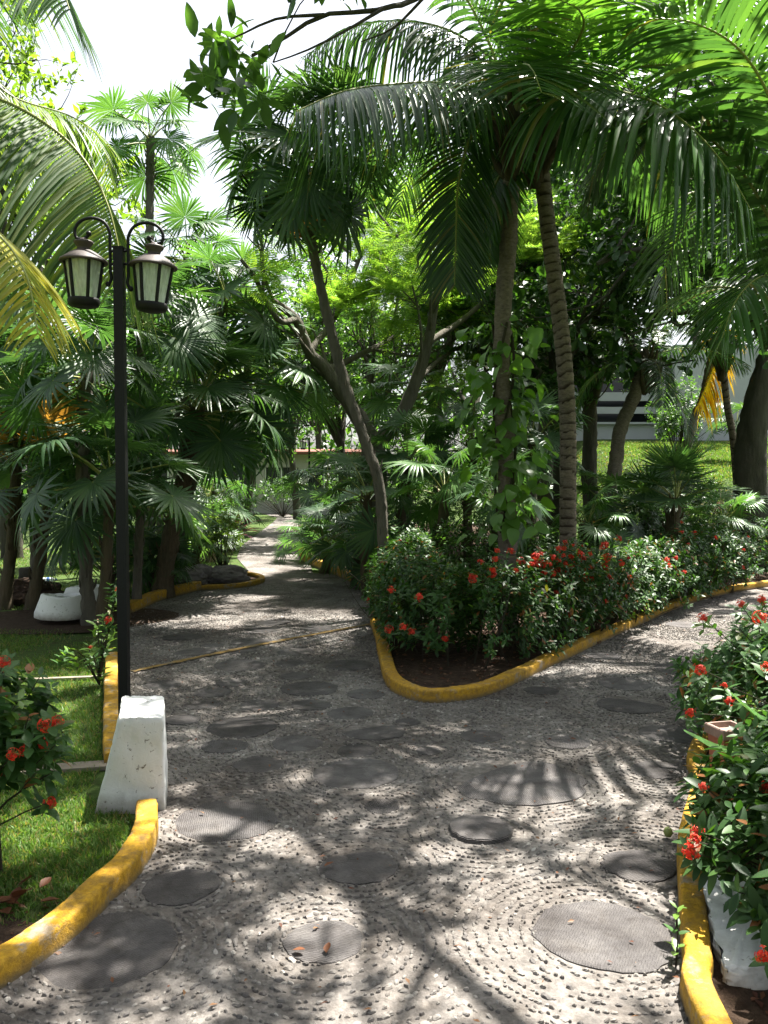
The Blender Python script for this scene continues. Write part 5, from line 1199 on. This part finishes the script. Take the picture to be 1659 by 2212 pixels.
coco_fronds(r3, T3 - b_r, [(100, 'rise', 1), (60, 'rise', 0), (20, 'up', 1), (150, 'up', 0), (340, 'rise', 1), (300, 'up', 0)], 7, .95)
# palm at the right edge, trunk outside the frame
b_4 = np.array([4.25, 7.6, 0.]); r4 = thing('coconut_palm', b_4, 'young coconut palm arching bright fronds in from the right edge', 'palm', 'coconut palms')
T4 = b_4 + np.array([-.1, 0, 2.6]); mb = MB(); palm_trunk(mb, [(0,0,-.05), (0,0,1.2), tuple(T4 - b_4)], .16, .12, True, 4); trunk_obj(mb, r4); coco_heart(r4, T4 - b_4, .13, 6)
hero(r4, b_4, [
 ([T4, A(1690,520,7.5), A(1610,380,7.5), A(1520,290,7.5), A(1420,260,7.6), A(1330,300,7.7), A(1270,400,7.8)], dict(n=72, L=.85, hang=1.0, lift=.15, fwd=.5, width=.046, seed=231, t0=.14, thick=.03), 'coco'),
 ([T4, A(1720,420,7.2), A(1670,230,6.9), A(1600,110,6.7), A(1500,50,6.5), A(1400,40,6.4)], dict(n=72, L=.9, hang=.8, lift=.3, fwd=.5, width=.046, seed=232, t0=.14, thick=.03), 'coco'),
 ([T4, A(1740,560,8.2), A(1680,460,8.6), A(1600,420,9), A(1510,450,9.4), A(1450,540,9.7), A(1420,640,9.8)], dict(n=72, L=.8, hang=1.1, lift=.1, fwd=.5, width=.04, seed=233, t0=.12, thick=.026), 'coco'),
 ([T4, A(1760,640,7.4), A(1700,600,7.2), A(1640,600,7.0), A(1590,650,6.9), A(1560,730,6.9)], dict(n=60, L=.75, hang=1.2, lift=.1, fwd=.5, width=.036, seed=234, t0=.1, thick=.022), 'coco'),
 ([T4, A(1790,400,8.4), A(1760,180,8.6), A(1700,20,8.8), A(1620,-60,9)], dict(n=66, L=.9, hang=.6, lift=.3, fwd=.55, width=.045, seed=235, t0=.12, thick=.028), 'coco')])
coco_fronds(r4, T4 - b_4, [(20, 'rise', 0), (60, 'rise', 0), (100, 'rise', 0), (-30, 'out', 0), (-70, 'out', 0)], 8)
# small palms on the bank
def bank_palm(pts, d, label, seed, r, fr, gold=None, topd=None):
    P = [at(x, y, d) for x, y in pts]; b = P[0].copy(); b[2] = float(ground_z(b[0], d)); P[0] = b
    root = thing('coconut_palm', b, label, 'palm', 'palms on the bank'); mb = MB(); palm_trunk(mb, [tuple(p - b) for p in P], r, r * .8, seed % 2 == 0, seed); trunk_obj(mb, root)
    coco_heart(root, P[-1] - b, r * .8, seed); coco_fronds(root, P[-1] - b, fr, seed, .62)
    if gold: hero(root, b, [([P[-1]] + [at(x, y, d - .2) for x, y in gold], dict(n=80, L=.85, hang=1.6, lift=-.2, fwd=.3, width=.032, seed=seed, t0=.12), 'coco_gold')])
bank_palm(((1305,1060),(1335,960),(1368,860),(1392,780)), 14.5, 'slender leaning pale trunk with dull fronds left of the building', 241, .13, [(0, 'out', 0), (70, 'rise', 0), (140, 'rise', 0), (200, 'low', 0), (270, 'low', 0), (320, 'hang', 0)])
bank_palm(((1470,1000),(1495,920),(1520,850),(1545,720)), 16.5, 'slender palm with a golden dead frond before the white wall', 243, .08, [(20, 'rise', 0), (100, 'rise', 0), (170, 'out', 0), (240, 'rise', 1)], [(1562,705),(1555,750),(1530,820),(1505,880)])
bank_palm(((1600,1035),(1585,960),(1570,870),(1560,760)), 15.5, 'dark curved slender palm trunk on the sunlit lawn', 244, .075, [(20, 'rise', 0), (100, 'rise', 0), (180, 'up', 0), (260, 'out', 0), (320, 'out', 0)])

# climbing vine with large leaves on the smooth trunk
vine = thing('climbing_vine', b_l, 'climbing vine with large variegated leaves wrapped round the smooth palm trunk', 'vine'); rg = np.random.default_rng(61)
mb = MB(); 
for q in range(3):
    s = np.linspace(0, 1, 30); C = np.array([A(1094 - 8 * t_, 1150 - 450 * t_, 8.7) + .105 * np.array([math.cos(q * 2 + t_ * 5), math.sin(q * 2 + t_ * 5), 0]) for t_ in s]) - b_l; mb.tube(C, .014, 6)
mb.build('stem', MT['twig'], vine)
LEAF_V = leaf_tmpl(.78, .08, .30, ((0,.35),(.10,.85),(.30,1.),(.60,.80),(.85,.38),(1.,.02)))
for i in range(270):
    t_ = rg.random() ** .85; c = A(1094 - 8 * t_, 1150 - 440 * t_, 8.7) - b_l; az = rg.uniform(math.pi * .75, math.pi * 2.25); d = np.array([math.cos(az), math.sin(az), 0.])
    o_ = c + d * (.10 + .36 * rg.random() ** 1.5) + np.array([0, 0, rg.normal(0, .06)]); D = nrm(d * .7 + np.array([0, 0, -rg.uniform(-.1, 1.1)]) + rg.normal(0, .4, 3)); U = nrm(d * .6 + np.array([0, 0, .9]) + rg.normal(0, .4, 3))
    s = .09 + .12 * rg.random() ** 1.3; put('leaf', leaf_me('vine', LEAF_V, MT['vine']), vine, M4(orient(D[None], U[None])[0] * s, o_))

# ------------------------------------------------------------------ buildings
wb = at(1500, 960, 27); WZ = float(ground_z(10, 27.5)) - .35
bd = thing('white_building', (9.6, 28, WZ), 'white two-storey building with dark balcony openings on the right bank', 'building')
def part(name, lo, hi, mat, parent=None):
    m_ = MB(); m_.box(lo, hi); return m_.build(name, MT[mat], parent or bd)
xL = at(1350, 900, 28)[0] - 9.6
part('wall', (xL + 1.6, 0, 0), (7, 6, 3.5), 'wall')
part('wall', (xL - 3, .6, 0), (xL + 1.597, 6, .95), 'wall')           # below the balcony
part('recess_wall', (xL - 3, 2.2, .953), (xL + 1.597, 2.4, 3.2), 'dark_glass')
part('upper_wall', (xL - 3, .6, 3.2), (xL + 1.597, 6, 3.5), 'wall')
part('balcony_slab', (xL - 3, .45, .953), (xL + 1.597, .598, 1.02), 'wall')
part('rail', (xL - 3, .46, 1.30), (xL + 1.3, .56, 1.52), 'wall'); part('rail', (xL - 3, .46, 1.72), (xL + 1.3, .56, 2.0), 'wall')
part('column', (xL + 1.3, .30, .953), (xL + 1.597, .597, 3.2), 'wall')
for x in (xL - 2.2, xL - .6): part('mullion', (x, 2.12, .96), (x + .07, 2.197, 3.19), 'wall')
xw = at(1650, 900, 28)[0] - 9.6
part('pilaster', (xw - .25, -.12, 0), (xw + .15, -.003, 3.5), 'white')
for z in (1.1,):
    w_ = part('window', (xw + .5, -.03, z), (xw + 2.2, -.004, z + 1.5), 'dark_glass')
cbz = 0.; cbd = thing('cream_building', (-3.0, 40, 0), 'long low cream building with a red tiled roof edge at the end of the path', 'building')
def cpart(n_, lo, hi, m_, par=None): 
    q = MB(); q.box(lo, hi); return q.build(n_, MT[m_], par or cbd)
cpart('wall', (-9, 0, 0), (2.4, 6, .95), 'cream'); cpart('wall', (-9, 0, 2.15), (2.4, 6, 2.75), 'cream'); cpart('back_wall', (-9, 1.0, .953), (2.4, 1.1, 2.147), 'dark_glass')
for q in range(6):
    x = -9 + q * 2.0; cpart('pillar', (x, .003, .953), (x + .42, .3, 2.147), 'cream')
    if q < 5:
        w_ = cpart('window', (x + .43, .12, .96), (x + 1.99, .16, 2.14), 'dark_glass')
        for f in (.0, .5, .97): cpart('frame', (x + .43 + f * 1.5, .09, .96), (x + .49 + f * 1.5, .118, 2.14), 'white', w_)
rf = MB(); rf.add([(-9.3,-.5,2.753),(2.7,-.5,2.753),(2.7,-.5,2.86),(-9.3,-.5,2.86),(-9.3,3,3.1),(2.7,3,3.1),(-9.3,6.4,2.753),(2.7,6.4,2.753)], [(0,1,2,3),(3,2,5,4),(4,5,7,6),(0,6,7,1)], 0, False); rfo = rf.build('roof', MT['roof'], cbd); cpart('roof_edge', (-9.3, -.52, 2.77), (2.7, -.503, 2.87), 'roof', rfo)

# ------------------------------------------------------------------ litter
def leaf_obj(p, s, mat, label, cat, group, seed):
    r_ = np.random.default_rng(seed); D = nrm(np.array([r_.normal(), r_.normal(), .12])); M = orient(D[None], np.array([[r_.normal(0, .3), r_.normal(0, .3), 1.]]))[0] * s
    me = leaf_me('fallen' + mat, leaf_tmpl(.62, .22, -.12), MT[mat]); o = put('fallen_leaf', me, None, M4(M, np.array(p) + np.array([0, 0, .012]))); return tag(o, label, cat, group)
rg = np.random.default_rng(71)
for i in range(9):
    p = gp(rg.uniform(0, 135), rg.uniform(1908, 1985)); 
    if p[0] > -.93 - .0: continue
    leaf_obj(p, rg.uniform(.06, .10), 'dead', 'curled reddish-brown fallen leaf on the soil behind the near left kerb', 'leaf', 'fallen leaves by the left kerb', i)
for i, (x, y, l) in enumerate(((632,2062,'curled orange fallen leaf on the near path'), (705,2068,'small tan fallen leaf right of the curled orange leaf'), (1245,1602,'pale fallen leaf in the broken slab ring'), (735,1388,'reddish fallen leaf on the path beside the yellow line'), (700,1880,'tiny brown fallen leaf near the cracked slab'), (1275,1748,'dark curled leaf below the largest slab'))):
    p = gp(x, y); leaf_obj(p + np.array([0, 0, .004]), .045, 'dead', l, 'leaf', 'fallen leaves on the path', 90 + i)
p = gp(1443, 1812); mb = MB(); mb.lathe([(.001,-.022),(.014,-.018),(.021,0),(.015,.017),(.004,.024),(.001,.022)], 14); o = tag(mb.build('fruit', MT['fruit']), 'small round green fruit lying near the right kerb', 'fruit'); o.location = Vector(p + np.array([0, 0, .030]))
def litter(name, label, pts, s, mat, seed):
    r_ = np.random.default_rng(seed); n = len(pts); D = nrm(np.c_[r_.normal(size=(n, 2)), r_.normal(0, .15, n)]); M = orient(D, np.c_[r_.normal(0, .35, (n, 2)), np.ones(n)]) * (s * r_.uniform(.4, 1.2, n))[:, None, None]
    mb = MB(); mb.inst(LEAF_LO, M, pts, 0); return tag(mb.build(name, MT[mat]), label, 'litter', kind='stuff')
r_ = np.random.default_rng(72); P = np.c_[r_.uniform(-4, 5, 2600), r_.uniform(2.4, 16, 2600)]; P = P[pip(P, path_poly) & ~pip(P, bed_area)]; litter('leaf_litter', 'tiny bits of dry leaf scattered over the path', np.c_[P, np.full(len(P), .016)], .028, 'dead', 1)
P = np.c_[r_.uniform(-.2, 6, 5000), r_.uniform(6.3, 14, 5000)]; P = P[pip(P, bed_area)]; litter('leaf_litter', 'brown leaf litter under the hedge', np.c_[P, np.full(len(P), .03)], .06, 'dead', 2)
P = np.c_[r_.uniform(.9, 2.8, 1400), r_.uniform(1.8, 5.5, 1400)]; P = P[pip(P, [(p[0] + .14, p[1]) for p in right_kerb] + [(3.2, 1.5), (4.4, 4.5), (3.4, 6.2)])]; litter('leaf_litter', 'brown leaf litter under the right bushes', np.c_[P, np.full(len(P), .034)], .05, 'dead', 3)
P = np.c_[r_.uniform(-2.4, -1.0, 500), r_.uniform(2.1, 3.2, 500)]; P = P[P[:, 0] < -1.30 + (P[:, 1] - 2.4) * .45]; litter('leaf_litter', 'reddish litter on the soil behind the near left kerb', np.c_[P, np.full(len(P), .008)], .03, 'dead', 4)
